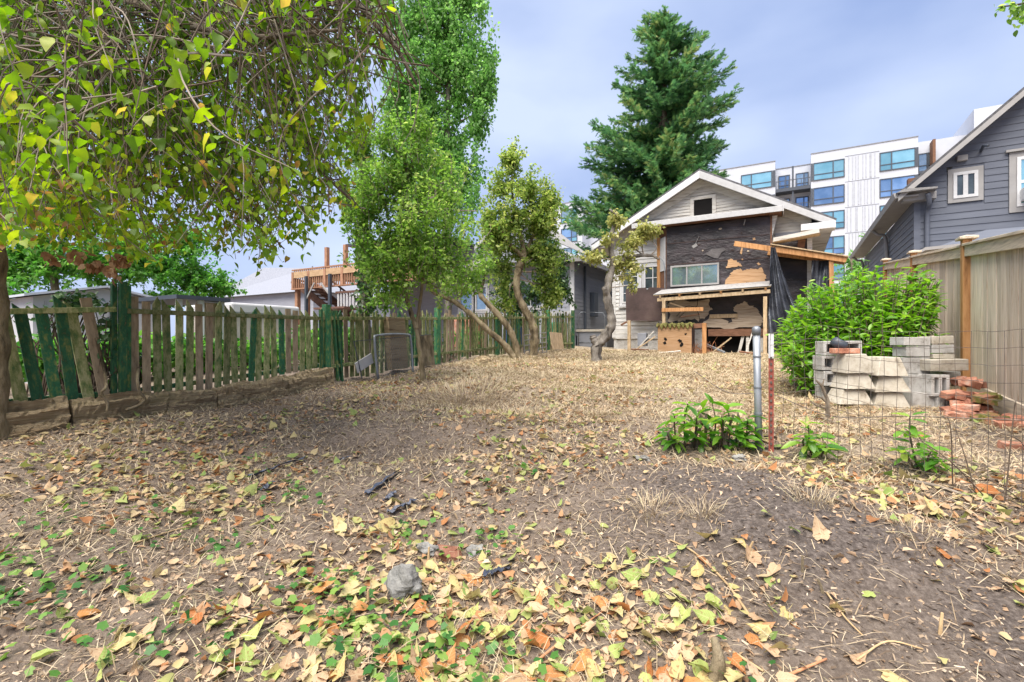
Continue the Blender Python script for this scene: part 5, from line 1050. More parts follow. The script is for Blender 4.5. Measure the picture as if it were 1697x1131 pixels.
def tree(name, label, stems, clumps, n, tp, size, lm, bark, twm='twig', twigs=160, gap=-.3, droop=.4, shell=.45, gf=1.6, k0=0, twr=.006, group=None, lpt=24, upward=0, jit=.04):
    base = PD(*stems[0][0][:3]); base[2] = Hz(base[0], base[1]); T = thing(name, label, 'tree', base, group)
    mb = MB(); tops = []
    for s, st_ in enumerate(stems):
        P = np.array([PD(a, b2, d_) for a, b2, d_, r_ in st_]); r_ = np.array([q[3] for q in st_])
        if s == 0 or len(st_) > 5: P[0, 2] = min(P[0, 2], Hz(P[0, 0], P[0, 1])) - .06
        S = spline(P, 10); rr = np.interp(np.linspace(0, 1, len(S)), np.linspace(0, 1, len(P)), r_); rr = rr * (1 + .08 * np.sin(np.arange(len(S)) * .95 + s)); rr[0] *= 1.35; rr[1] *= 1.1
        mb.tube(S, rr, 16, rough=.13); tops += list(S[len(S) // 2:])
    mb.build('trunk', M[bark], T, smooth=True)
    ntw = max(60, n // lpt); E, c, R = clump_pts(clumps, ntw, .38, gap, gf, k0)
    br = MB(); tops = np.array(tops); ci = np.argmin(np.linalg.norm((E[:, None] - c[None]) / (R[None] + .01), axis=2), axis=1)
    for i in range(len(c)):
        j = np.argsort(np.linalg.norm(tops - c[i], axis=1) + .8 * np.maximum(0, tops[:, 2] - c[i][2] + .1))[0]; br.tube(bend(tops[j], c[i]), np.linspace(.026, .010, 7) * (R[i].max() / .6) ** .5, 5)
    out_ = E - c[ci]; E = E + out_ * rng.uniform(-.15, .4, ntw)[:, None]
    if upward: S0 = E - UP * (upward * rng.uniform(.5, 1.2, ntw))[:, None] - out_ * .35 + rng.normal(0, .06, (ntw, 3))
    else: S0 = c[ci] + out_ * rng.uniform(.0, .45, ntw)[:, None] + rng.normal(0, .08, (ntw, 3)) * R[ci]
    mid = (S0 + E) / 2 + rng.normal(0, .07, (ntw, 3)) * np.linalg.norm(E - S0, axis=1)[:, None]
    for i in rng.choice(ntw, min(twigs, ntw), replace=False): br.tube(np.array([S0[i], mid[i], E[i]]), [twr, twr * .7, twr * .35], 4, False)
    tag(br.build('branches', M[twm], T), kind='stuff')
    k_ = rng.integers(0, ntw, n); t_ = (rng.random(n) ** .75)[:, None] * .92 + .1; P = (1 - t_) ** 2 * S0[k_] + 2 * t_ * (1 - t_) * mid[k_] + t_ ** 2 * E[k_] + rng.normal(0, jit, (n, 3))
    tone = rng.normal(0, .13, ntw)[k_]
    V, F, A = scat(*tp, P, leaf_rot(len(P), droop), size * rng.uniform(.65, 1.25, len(P)), np.clip(rng.beta(2.6, 2.6, len(P)) + tone + .1 * wav(P, 1.1, k0 + 8), 0, 1))
    o = ob('crown', mesh_np('crown', V, F, A), M[lm], T); tag(o, kind='stuff')
    return T
def set_leaves(parent, me_list, P, R, S, name='leaf'):
    os_ = []
    for i in range(len(P)):
        o = bpy.data.objects.new(name, me_list[i % len(me_list)]); o.matrix_basis = Matrix.Translation(Vector(P[i])) @ Matrix(R[i].tolist()).to_4x4() @ Matrix.Scale(float(S[i]), 4); link(o, parent); os_.append(o)
    return os_
def tplmesh(name, tp, m_, jit=.03):
    V = tp[0] + rng.normal(0, jit, tp[0].shape) * (.4, 1, 1); me = mesh_np(name, V, tp[1]); me.materials.append(m_); return me

# ------------------------------------------------------------------ conifer behind the bungalow
def conifer():
    d_ = 25.; base = PD(1092, 565, d_); base[2] = 1.0; top = PD(1102, 14, d_)
    T = thing('fir_tree', 'tall dark green fir tree rising behind the derelict bungalow', 'tree', base)
    MB().tube(spline([base, base * .5 + top * .5 + RT * .1, top], 8), np.linspace(.34, .03, 17), 9).build('trunk', M['bark'], T, smooth=True)
    ys = [14, 40, 70, 100, 150, 200, 250, 300, 350, 420]; lx = [1099, 1074, 1046, 1036, 1022, 994, 972, 958, 940, 940]; rx = [1105, 1122, 1140, 1186, 1212, 1210, 1206, 1192, 1176, 1158]
    P, D, Sz, br = [], [], [], MB()
    for k in range(380):
        y_ = 24 + 394 * rng.random() ** .8; ax = 1102 + (1092 - 1102) * (y_ - 14) / 550
        l = (ax - np.interp(y_, ys, lx)) * d_ / FPX; r_ = (np.interp(y_, ys, rx) - ax) * d_ / FPX
        ph = rng.uniform(0, 6.283); cs = math.cos(ph); L = (r_ if cs > 0 else l); L = (abs(cs) * L + (1 - abs(cs)) * (l + r_) / 2) * rng.choice([.45, .68, .85, .97], p=[.2, .25, .38, .17]) * (1 + .12 * math.sin(y_ * .11 + 3 * ph))
        o_ = np.array((0, 0, CZ + (565.5 - y_) * d_ / FPX)); o_[:2] = base[:2] + (top - base)[:2] * (550 - (y_ - 14)) / 550
        hd = RT * cs + FW * math.sin(ph); rise = rng.uniform(-.22, .12) + (.5 if y_ < 70 else .2 if y_ < 130 else 0)
        n_ = max(4, int(L / .11)); s = np.linspace(.12, 1, n_); dr = -.16 * L * np.sin(s * math.pi * .85)
        pts = o_ + hd * (s * L)[:, None] + UP * (rise * s * L * .55 + dr * .6 + .1 * L * s ** 3)[:, None]
        br.tube(np.vstack((o_[None], pts[::3])), np.linspace(.035, .01, 1 + len(pts[::3])), 4, False)
        for q in range(5):
            P.append(pts + rng.normal(0, .09, pts.shape)); yaw = math.atan2(hd[1], hd[0]) + rng.normal(0, .25, n_) + rng.choice([-1.2, -.4, .4, 1.2], n_) * (1 - .4 * s); D.append(np.stack((rng.normal(0, .7, n_), rng.normal(-.12, .45, n_), yaw), 1)); Sz.append(rng.uniform(.22, .42, n_) * (1 - .15 * s))
    P = np.vstack(P); D = np.vstack(D); Sz = np.concatenate(Sz)
    br.build('branches', M['bark'], T)
    rn = np.clip(rng.beta(2, 2, len(P)) + .18 * wav(P, 1.3, 4), 0, 1); V, F, A = scat(*SPRAY, P, eul(D[:, 0], D[:, 1], D[:, 2]), Sz, rn)
    tag(ob('crown', mesh_np('crown', V, F, A), M['l_fir'], T), kind='stuff')
conifer()

# ------------------------------------------------------------------ poplar and the other trees
tree('poplar_tree', 'tall columnar poplar with fluttering green leaves behind the picket fence', [[(742, 560, 13, .11), (743, 400, 13, .10), (741, 250, 13, .08), (744, 100, 13, .05), (745, -60, 13, .02)]],
     [(668, 40, 13, 58, 90, .7), (745, 30, 13, 62, 100, .8), (700, 130, 13, 52, 60, .7), (770, 120, 13, 44, 70, .6), (808, 110, 12.8, 20, 50, .35), (795, 190, 12.8, 24, 40, .4), (660, 150, 13, 38, 60, .5), (720, 210, 13, 70, 40, .7), (770, 290, 13, 42, 60, .6), (760, 380, 13, 48, 60, .6), (720, 300, 13, 60, 60, .7), (660, 260, 13, 40, 50, .5), (700, -70, 13, 70, 60, .8), (770, -40, 13, 36, 70, .6)],
     44000, L_POP, .092, 'l_poplar', 'bark_grey', 'twig', 300, -.4, .9, .6, 1.7, 2, .008, lpt=36, upward=.6, jit=.08)
tree('plum_tree', 'slim pale-trunked plum tree with a broad leafy crown before the picket fence', [[(703, 637, 7, .045), (697, 590, 7, .036), (690, 545, 7, .034), (680, 515, 7, .032), (671, 480, 7, .028), (668, 440, 7, .024), (676, 380, 7, .018), (672, 300, 7.1, .012)], [(690, 545, 7, .03), (694, 515, 7, .022), (700, 470, 6.95, .02), (704, 420, 6.9, .016), (712, 330, 6.9, .01)]],
     [(690, 240, 7, 44, 50, .5), (650, 300, 7, 48, 55, .5), (740, 300, 7.1, 50, 50, .5), (690, 350, 6.9, 55, 50, .6), (630, 390, 7, 48, 50, .5), (750, 400, 7, 48, 55, .5), (690, 420, 7, 55, 40, .6), (620, 430, 6.9, 36, 30, .4), (755, 440, 7.1, 36, 34, .4), (660, 470, 6.9, 44, 16, .35), (735, 472, 7.3, 36, 16, .35), (690, 195, 7, 26, 30, .3), (600, 330, 7, 30, 50, .4), (790, 430, 7.2, 26, 50, .3), (640, 225, 7, 30, 30, .3), (790, 350, 7.2, 25, 40, .3)],
     18500, L_SM, .066, 'l_plum', 'bark_gold', 'twig_pale', 560, -.35, .3, .55, 2.8, 5, upward=.3, lpt=26)
tree('twisted_tree', 'twisted fruit tree with a bent trunk and olive crown at the yard centre', [[(883, 600, 10.4, .10), (886, 560, 10.4, .085), (880, 530, 10.4, .08), (864, 503, 10.4, .078), (856, 475, 10.4, .074), (860, 445, 10.4, .07), (868, 425, 10.4, .055), (862, 385, 10.4, .04), (850, 330, 10.4, .025), (848, 265, 10.4, .012)], [(860, 445, 10.4, .06), (880, 400, 10.5, .04), (895, 360, 10.5, .02)], [(866, 425, 10.4, .05), (838, 395, 10.3, .035), (825, 340, 10.3, .015)]],
     [(845, 265, 10.4, 22, 32, .35), (835, 310, 10.4, 30, 35, .45), (870, 320, 10.4, 36, 40, .5), (850, 360, 10.4, 48, 40, .6), (895, 375, 10.5, 34, 40, .5), (830, 400, 10.4, 30, 30, .4), (908, 335, 10.5, 26, 34, .4), (815, 370, 10.4, 24, 40, .4), (880, 420, 10.6, 40, 26, .4), (900, 470, 10.8, 24, 22, .3), (835, 455, 10.6, 26, 40, .35), (838, 500, 10.6, 22, 26, .25), (905, 430, 10.6, 30, 40, .4), (915, 490, 10.8, 24, 28, .3)],
     23000, L_SM, .078, 'l_olive', 'bark_gold', 'twig_pale', 300, -.5, .4, .6, 2.0, 11)
tree('leaning_tree', 'low tree with two bare trunks leaning left across the pickets', [[(857, 594, 9.9, .075), (838, 574, 9.9, .06), (806, 545, 9.9, .055), (775, 516, 9.9, .05), (745, 496, 9.9, .045), (716, 482, 9.9, .04), (700, 450, 9.9, .02)], [(861, 592, 9.9, .07), (853, 565, 9.9, .06), (838, 537, 9.9, .058), (815, 510, 9.9, .055), (798, 492, 9.9, .05), (797, 480, 9.9, .04), (805, 455, 9.9, .02)]],
     [(700, 440, 9.9, 30, 30, .4), (730, 455, 9.9, 35, 25, .4), (800, 450, 9.9, 24, 30, .3), (810, 520, 10, 14, 14, .2), (770, 480, 9.9, 30, 20, .3)], 2600, L_SM, .075, 'l_plum', 'bark_gold', 'twig_pale', 120, -.2, .4, .6, 2.2, 17)
tree('stump_pear_tree', 'gnarled half-dead pear tree with pruned stubs in front of the bungalow', [[(988, 600, 10.3, .12), (990, 575, 10.3, .105), (1003, 558, 10.3, .10), (1013, 540, 10.3, .09), (1011, 515, 10.3, .08), (1006, 490, 10.3, .085), (1009, 465, 10.3, .085), (1016, 440, 10.3, .06), (1012, 410, 10.3, .05), (1016, 380, 10.3, .045), (1022, 360, 10.3, .03), (1010, 347, 10.3, .02)], [(990, 572, 10.3, .085), (984, 562, 10.3, .07), (982, 556, 10.3, .055)], [(1007, 495, 10.3, .05), (1002, 482, 10.2, .045), (1001, 476, 10.2, .04)], [(1013, 440, 10.3, .05), (1050, 425, 10.3, .04), (1080, 424, 10.3, .03), (1092, 430, 10.2, .02)]],
     [(1022, 365, 10.3, 24, 16, .25), (1045, 405, 10.3, 26, 16, .3), (1068, 385, 10.3, 20, 22, .3), (1035, 435, 10.3, 30, 24, .3), (1036, 458, 10.2, 12, 12, .2), (1005, 398, 10.3, 18, 14, .2), (985, 425, 10.3, 26, 16, .25), (1048, 470, 10.2, 5, 16, .1), (1085, 380, 10.3, 12, 12, .2)],
     3600, L_SM, .085, 'l_pear', 'bark_grey', 'twig_pale', 420, -.1, .6, .6, 2.6, 23, .007)
tree('holly_tree', 'dark glossy evergreen tree behind the far pickets by the grey house', [[(908, 570, 13.8, .07), (907, 530, 13.8, .06), (900, 460, 13.8, .04), (895, 400, 13.8, .02)]],
     [(890, 490, 13.8, 44, 40, .6), (925, 470, 13.8, 30, 50, .5), (905, 420, 13.8, 40, 40, .5), (860, 520, 13.8, 26, 26, .4), (845, 480, 13.6, 30, 40, .4), (825, 440, 13.6, 20, 40, .3)], 6500, L_SM, .10, 'l_holly', 'bark', 'twig', 60, -.5, .5, .6, 1.8, 29)
IT = tree('ivy_trunk_tree', 'stout grey trunk wrapped in ivy behind the pickets below the plum crown', [[(606, 590, 9.6, .13), (604, 540, 9.6, .12), (606, 480, 9.6, .115), (602, 420, 9.6, .105), (600, 330, 9.6, .08), (604, 220, 9.6, .05)]],
     [(600, 240, 9.6, 34, 60, .5), (585, 340, 9.6, 30, 40, .5), (620, 330, 9.6, 36, 50, .5), (628, 440, 9.4, 26, 50, .35), (640, 500, 9.4, 30, 24, .3)], 5200, L_SM, .085, 'l_plum', 'bark_grey', 'twig', 100, -.3, .5, .6, 1.8, 31)
n_ = 900; yy = rng.uniform(395, 520, n_); P = np.array([PD(604 + rng.normal(3, 9), y_, 9.5 + rng.normal(0, .07)) for y_ in yy]); V, F, A = scat(*L_IVY, P, eul(rng.normal(0, .5, n_), rng.normal(1.2, .4, n_), rng.uniform(0, 6.28, n_)), rng.uniform(.05, .09, n_))
tag(ob('ivy', mesh_np('ivy', V, F, A), M['l_holly'], IT), kind='stuff')
# trees and shrubs beyond the fence on the left, behind the shed, and at the right
for nm, lab, px_, d_, cl, n_, lm, sz_ in [
    ('garden_tree', 'bright green maple behind the white shed at the far left', 90, 17, [(60, 420, 17, 80, 60, 1.5), (150, 440, 17, 70, 50, 1.3), (0, 450, 17, 60, 60, 1.3), (210, 430, 17.5, 50, 50, 1.2), (100, 350, 17, 90, 60, 1.5), (30, 490, 15, 60, 50, 1.)], 17000, 'l_back', .17),
    ('garden_tree', 'bright green bushy tree standing left of the far hipped roof', 320, 20, [(260, 440, 20, 50, 45, 1.2), (320, 460, 20, 48, 40, 1.2), (365, 475, 20, 34, 34, 1.), (300, 400, 20, 50, 40, 1.2), (280, 495, 19, 60, 20, 1)], 13000, 'l_back', .16),
    ('garden_tree', 'small light tree seen between the bungalow and the slate blue house', 1415, 26, [(1415, 440, 26, 26, 40, 1.), (1430, 415, 26, 16, 24, .8), (1400, 480, 26, 30, 40, 1.), (1440, 460, 26, 24, 30, 1.)], 4200, 'l_poplar', .15)]:
    tree(nm, lab, [[(px_, 560, d_, .16), (px_ + 2, 500, d_, .13), (px_ - 3, 430, d_, .08)]], cl, n_, L_SM, sz_, lm, 'bark', 'twig', 70, -.55, .5, .6, 1.0, int(px_) % 20, .012)
def shrub(name, lab, cl, n_, tp, sz_, lm, k0=0, cat='shrub', gap=-.6):
    P, c, R = clump_pts(cl, n_, .6, gap, 2.2, k0); base = c.mean(0); base[2] = Hz(base[0], base[1]); P[:, 2] = np.maximum(P[:, 2], Hh(P[:, 0], P[:, 1]) + .02)
    T = thing(name, lab, cat, base); mb = MB()
    for p_ in P[rng.choice(len(P), 60)]: g0 = c[np.argmin(np.linalg.norm(c - p_, axis=1))].copy(); g0[2] = Hz(g0[0], g0[1]) - .02; mb.tube(bend(g0, p_, .08, 6), np.linspace(.012, .004, 7), 4, False)
    tag(mb.build('stems', M['twig'], T), kind='stuff')
    V, F, A = scat(*tp, P, leaf_rot(len(P), .3), sz_ * rng.uniform(.65, 1.25, len(P))); tag(ob('foliage', mesh_np('foliage', V, F, A), M[lm], T), kind='stuff'); return T
shrub('garden_shrub', 'leafy climber tangled through the leaning pickets at the far left', [(60, 520, 4.6, 60, 26, .2), (130, 500, 4.9, 40, 22, .15), (160, 540, 4.7, 30, 60, .1), (215, 590, 5.1, 26, 14, .12), (30, 560, 4.4, 30, 40, .1)], 420, L_OVAL, .07, 'l_holly', 3, 'climber', -.1)
shrub('garden_shrub', 'low green vegetable plants seen through pickets in front of the white shed', [(60, 590, 6.6, 60, 40, .4), (110, 595, 7.5, 90, 36, .6), (230, 585, 8, 70, 40, .6), (330, 585, 8.5, 50, 36, .5)], 4200, L_OVAL, .12, 'l_back', 6)
shrub('garden_shrub', 'green weeds seen through the pickets beside the beige trailer', [(430, 590, 9, 60, 34, .5), (520, 575, 9.5, 60, 36, .5), (590, 570, 10, 40, 36, .4), (660, 565, 10.5, 40, 30, .4), (760, 560, 12, 50, 20, .4)], 4200, L_OVAL, .11, 'l_back', 9)
shrub('garden_shrub', 'dark scrub growing through the pickets between the two far green posts', [(720, 565, 9.9, 20, 30, .2), (735, 590, 9.6, 26, 12, .2), (690, 560, 9.6, 20, 30, .2)], 500, L_SM, .08, 'l_holly', 12, 'scrub', -.1)

# ------------------------------------------------------------------ the big drooping tree overhead at the left
OT = thing('overhanging_tree', 'weeping tree at upper left with heart-shaped yellowing leaves and bare hanging twigs', 'tree', (-5.62, 1.3, .5))
tb = PU(-10, 725, -5.6); tb[2] = Hz(tb[0], tb[1]) - .1
tpts = [tb, PU(-8, 640, -5.6), PU(-6, 560, -5.6), PU(-9, 470, -5.6), PU(-10, 380, -5.55), PU(-2, 250, -5.5), PU(10, 60, -5.3)]
S = spline(tpts, 6); MB().tube(S, np.linspace(.085, .07, len(S)) * (1 + .12 * np.sin(np.arange(len(S)) * 1.3)), 12).build('trunk', M['bark_gold'], OT, smooth=True)
crown_c = S[-1] + (0, 0, .3)
bo = MB(); boughs = []
for q in ([(40, -40, 4.2), (130, 10, 3.4), (190, 95, 2.9)], [(90, -120, 4.2), (300, -60, 3.6), (520, -40, 3.4), (640, 60, 3.3), (690, 140, 3.3)], [(60, 60, 4.4), (200, 150, 4.2), (330, 260, 4.0), (420, 380, 3.9)], [(60, -60, 4), (250, 20, 3.3), (400, 60, 3.0), (560, 50, 2.9)], [(20, 150, 4.6), (120, 260, 4.6), (230, 330, 4.6)], [(150, -150, 3.6), (350, -150, 3.2), (450, 60, 3.6), (520, 260, 3.9), (590, 340, 4.1)]):
    P = spline([S[-6]] + [PD(*a) for a in q], 7); boughs.append(P); bo.tube(P, np.linspace(.05, .009, len(P)), 7)
bo.build('boughs', M['bark'], OT, smooth=True)
BP = np.vstack([b_[5:] for b_ in boughs])
ex = [0, 100, 180, 260, 340, 430, 500, 550, 585, 610, 640, 665]; ey = [400, 405, 420, 425, 400, 440, 405, 375, 310, 230, 120, 20]
LP, LR, LS = [], [], []; tw = MB(); tw2 = MB()
def strand(px_, py2, d_, leaves=True, L=None):
    E = PD(px_, py2, d_); L = L or rng.uniform(.35, 1.0)
    S0 = E + UP * L * rng.uniform(.6, 1.0) + RT * rng.normal(-.12, .22) + FW * rng.normal(0, .2)
    j = int(rng.choice(np.argsort(np.linalg.norm(BP - S0, axis=1))[:22])); B0 = BP[j] + rng.normal(0, .09, 3)
    if np.linalg.norm(B0 - S0) > 1.1: B0 = S0 + (B0 - S0) / np.linalg.norm(B0 - S0) * .5
    P = spline([B0, S0 * .75 + B0 * .25 + UP * .05, (S0 + E) / 2 + rng.normal(0, .06, 3), E], 5)
    (tw if rng.random() < .55 else tw2).tube(P, np.linspace(rng.uniform(.003, .007), .0018, len(P)), 4, False)
    if leaves:
        for p_ in P[4:]:
            for _ in range(rng.integers(1, 3)):
                if rng.random() < .9:
                    q = p_ + rng.normal(0, .035, 3)
                    LP.append(q); LR.append((rng.normal(0, .45), rng.normal(.75, .35), rng.uniform(0, 6.283))); LS.append(rng.uniform(.030, .066))
for k in range(1750):
    px_ = rng.uniform(-60, 612); yb = np.interp(px_, ex, ey); py2 = yb - (yb + 170) * rng.random() ** 1.35
    if 30 < px_ < 240 and py2 < 190 and rng.random() < .6: continue
    strand(px_, py2 + rng.normal(0, 8), rng.uniform(2.8, 5.6) if px_ > 60 else rng.uniform(2.8, 4.8))
for k in range(16): strand(rng.uniform(-30, 520), rng.uniform(-40, 300), rng.uniform(1.7, 2.3))
for k in range(10): strand(rng.uniform(-20, 70), rng.uniform(330, 410), rng.uniform(2.0, 2.5))
for k in range(120): strand(rng.normal(540, 75), rng.uniform(-40, 260), rng.uniform(2.7, 3.9), False, rng.uniform(.5, 1.1))
for k in range(120): strand(rng.uniform(-20, 420), rng.uniform(-30, 230), rng.uniform(2.7, 4.2), False, rng.uniform(.3, .8))
tw.build('twigs', M['twig'], OT); tw2.build('twigs', M['twig_pale'], OT)
for o in list(OT.children):
    if o.name.startswith('twigs'): o['kind'] = 'stuff'
LP = np.array(LP); LR = np.array(LR); LS = np.array(LS); xx, yy, dd = pix(LP)
vis = (xx > -10) & (xx < 1697) & (yy > -10) & (dd > .5); key = np.where(vis, LS / dd, 0); order = np.argsort(-key); near_, rest = order[:300], order[300:]
hm = [tplmesh('leaf', L_HEART, M['l_over_o']), tplmesh('leaf', L_OVAL, M['l_over_o']), tplmesh('leaf', L_HEART, M['l_over_o'], .05)]
Rn = eul(LR[:, 0], LR[:, 1], LR[:, 2]); set_leaves(OT, hm, LP[near_], Rn[near_], LS[near_] * 1.1)
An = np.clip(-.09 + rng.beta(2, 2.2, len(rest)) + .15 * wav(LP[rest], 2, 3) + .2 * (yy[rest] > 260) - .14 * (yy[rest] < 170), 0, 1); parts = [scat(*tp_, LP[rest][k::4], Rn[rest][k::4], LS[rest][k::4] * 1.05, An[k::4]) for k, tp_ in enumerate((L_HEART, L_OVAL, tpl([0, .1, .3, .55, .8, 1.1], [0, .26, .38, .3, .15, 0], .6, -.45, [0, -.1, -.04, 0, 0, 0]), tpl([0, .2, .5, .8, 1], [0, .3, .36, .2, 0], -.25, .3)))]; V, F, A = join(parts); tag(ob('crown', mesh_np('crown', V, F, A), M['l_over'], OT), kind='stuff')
# withered bunches hanging low
P, c, R = clump_pts([(130, 420, 4.2, 14, 10, .1), (160, 440, 4.2, 14, 12, .1), (200, 430, 4.2, 14, 14, .1), (185, 450, 4.2, 12, 12, .1), (85, 425, 4.2, 10, 12, .1)], 130, .5); V, F, A = scat(*L_OVAL, P, leaf_rot(len(P), 1.0), .07 * rng.uniform(.7, 1.2, len(P))); o = ob('withered_leaves', mesh_np('w', V, F, A), M['l_dead'], OT); tag(o, 'brown withered leaf bunches', kind='stuff')
# branch overhanging from a tree beyond the plank fence, top right
RB = thing('overhanging_branch', 'leafy branch tip hanging into the sky at the upper right corner', 'branch', PD(1720, 60, 6))
P = spline([PD(1900, -60, 6.6), PD(1780, -20, 6.3), PD(1700, 5, 6.1), PD(1655, 12, 6.0)]); MB().tube(P, np.linspace(.03, .006, len(P)), 6).build('twig', M['twig'], RB)
P, c, R = clump_pts([(1665, 12, 6, 22, 10, .15), (1690, 20, 6, 14, 22, .15), (1720, 0, 6.1, 30, 30, .2)], 170, .6); V, F, A = scat(*L_OVAL, P, leaf_rot(len(P), .6), .075 * rng.uniform(.7, 1.2, len(P))); tag(ob('foliage', mesh_np('f', V, F, A), M['l_plum'], RB), kind='stuff')

# ------------------------------------------------------------------ laurels
def laurel_bush():
    T = thing('laurel_bush', 'large glossy laurel bush in front of the plank fence behind the blocks', 'bush', PD(1430, 600, 7)); st = MB(); P, D, Sz = [], [], []
    tx = [1284, 1312, 1345, 1372, 1400, 1440, 1475, 1500, 1545, 1562]; ty = [560, 512, 462, 468, 470, 436, 462, 452, 440, 485]
    for k in range(400):
        px_ = rng.uniform(1284, 1560); yt = np.interp(px_, tx, ty); py2 = yt + (600 - yt) * rng.random() ** 1.6 + rng.normal(0, 3); d_ = rng.uniform(5.75, 7.0) if py2 > yt + 40 else rng.uniform(6.1, 7.0)
        if px_ > 1500: d_ = min(d_, 6.5)
        E = PD(px_, py2, d_); E[0] = min(E[0], 1.8); g0 = PD(1425 + (px_ - 1425) * .55, 600, d_ + rng.normal(0, .15)); g0[2] = Hz(g0[0], g0[1])
        if E[2] < g0[2] + .12: E[2] = g0[2] + .12 + .2 * rng.random()
        S = spline([g0, (g0 + E) / 2 + UP * .05 + rng.normal(0, .05, 3), E], 6); st.tube(S, np.linspace(.007, .003, len(S)), 4, False)
        for s in np.linspace(.3, 1, 30):
            q = S[min(len(S) - 1, int(s * (len(S) - 1)))] + rng.normal(0, .012, 3) + UP * .02 * s; P.append(q); D.append((rng.normal(0, .3), rng.normal(-.35 if s > .85 else .1, .35), rng.uniform(0, 6.283))); Sz.append(rng.uniform(.08, .135))
    P = np.array(P); D = np.array(D); tag(st.build('stems', M['twig'], T), kind='stuff'); V, F, A = scat(*L_LAUR, P, eul(*D.T), np.array(Sz), np.clip(rng.beta(2, 2, len(P)) + .12 * wav(P, 3), 0, 1)); tag(ob('foliage', mesh_np('f', V, F, A), M['l_laurel'], T), kind='stuff')
laurel_bush()
lm_ = [tplmesh('leaf', L_LAUR, M['l_laurel_o'], .02), tplmesh('leaf', tpl([0, .2, .5, .8, 1], [0, .16, .24, .17, 0], .3, -.25), M['l_laurel_o'], .02)]
def sprouts(name, lab, spots, per, size, stubs=0):
    base = np.mean([G(*s[:2])[0] for s in spots], 0); T = thing(name, lab, 'shrub', base); P, D, Sz = [], [], []
    for (px_, py2, pxe, pye) in spots:
        g0, d_ = G(px_, py2); E = PD(pxe, pye, d_ + rng.normal(-.05, .1)); S = spline([g0 - (0, 0, .03), (g0 + E) / 2 + rng.normal(0, .02, 3) + UP * .03, E], 5)
        MB().tube(S, np.linspace(.008, .004, len(S)), 5, False).build('stem', M['twig'], T)
        for k in range(per):
            s = 1 - .75 * (k / per) ** 1.2; q = S[min(len(S) - 1, int(round(s * (len(S) - 1))))]; P.append(q + rng.normal(0, .006, 3)); D.append((rng.normal(0, .25), rng.normal(-.25 if k < 3 else .15, .3), k * 2.4 + rng.normal(0, .4))); Sz.append(size * rng.uniform(.75, 1.2))
    set_leaves(T, lm_, np.array(P), eul(*np.array(D).T), Sz)
    for k in range(stubs):
        s0 = spots[k % len(spots)]; g0, d_ = G(s0[0] + random.uniform(-10, 25), s0[1]); MB().tube([g0 - (0, 0, .02), g0 + (0, 0, .12) + rng.normal(0, .03, 3), g0 + (0, 0, .24) + rng.normal(0, .05, 3)], [.014, .012, .009], 6).build('cut_stub', M['bark'], T)
sprouts('laurel_sprouts', 'low clump of laurel shoots at the foot of the galvanised pipe', [(1110, 742, 1100, 715), (1120, 742, 1118, 690), (1135, 744, 1140, 670), (1150, 745, 1155, 690), (1160, 744, 1165, 672), (1178, 744, 1180, 668), (1190, 745, 1196, 690), (1205, 745, 1205, 676), (1220, 745, 1222, 700), (1235, 745, 1240, 690), (1130, 746, 1115, 730), (1165, 747, 1150, 725), (1200, 747, 1190, 722), (1225, 747, 1232, 725), (1245, 746, 1250, 715)], 11, .125, 9)
sprouts('laurel_sprouts', 'small laurel sprout just right of the red T-post', [(1345, 755, 1340, 705), (1350, 757, 1360, 722), (1340, 756, 1332, 728), (1358, 758, 1372, 745)], 9, .13)
sprouts('laurel_sprouts', 'upright laurel sprout by the wire mesh in front of the bricks', [(1523, 780, 1508, 690), (1526, 782, 1520, 720), (1520, 782, 1490, 750), (1530, 783, 1545, 745), (1532, 784, 1565, 765)], 11, .105)
dt, d_ = G(1365, 685); mb = MB(); mb.tube([PD(1372, 692, 4.6), PD(1371, 662, 4.6), PD(1362, 640, 4.6), PD(1352, 630, 4.6)], [.022, .02, .014, .007], 6); mb.tube([PD(1371, 668, 4.6), PD(1362, 660, 4.6), PD(1347, 655, 4.6)], [.012, .009, .005], 5); mb.tube([PD(1370, 678, 4.6), PD(1352, 672, 4.6), PD(1343, 664, 4.6)], [.012, .009, .005], 5); mb.tube([PD(1362, 642, 4.6), PD(1366, 628, 4.6)], [.01, .005], 5)
tag(mb.build('dead_shrub', M['bark'], None), 'bare forked dead twig stump behind the wire mesh', 'stump')

# ------------------------------------------------------------------ ground litter
def scatter_ground(n, u0, u1, v0, v1, dens):
    out_ = []; have = 0
    while have < n:
        u = rng.uniform(u0, u1, n); v = rng.uniform(v0, v1, n); k = rng.random(n) < dens(u, v); out_.append(np.stack((u[k], v[k]), 1)); have += int(k.sum())
    return np.vstack(out_)[:n]
def inview(u, v):
    d_ = -S30 * u + C30 * v; x = C30 * u + S30 * v; return (d_ > .9) & (np.abs(x) < d_ * 1.12)
def ldens(u, v):
    d_ = -S30 * u + C30 * v; x = (C30 * u + S30 * v) / np.maximum(d_, .1)
    q = np.interp(d_, [1, 2.4, 3.3, 4.5, 6, 8, 12], [.9, .78, .56, .4, .3, .2, .1]) * (1 - .82 * np.clip(bare(u, v), 0, 1)); q *= .5 + .5 * np.tanh(2.0 * wav(np.stack((u, v), -1), 2.2, 7))
    q += .35 * np.exp(-((u + 1.4) ** 2 + (v - 1.9) ** 2) / .35) ; return np.where(inview(u, v), q * np.where(u < FX + .3, 0, 1), 0) * (u < RX - .05)
UV = scatter_ground(8200, -5.8, 2, .3, 11, ldens); n_ = len(UV)
Z = Hh(UV[:, 0], UV[:, 1]); sz_ = rng.uniform(.026, .072, n_) * np.where(rng.random(n_) < .12, 1.35, .95); P = np.column_stack((UV, Z + .006 + .012 * rng.random(n_)))
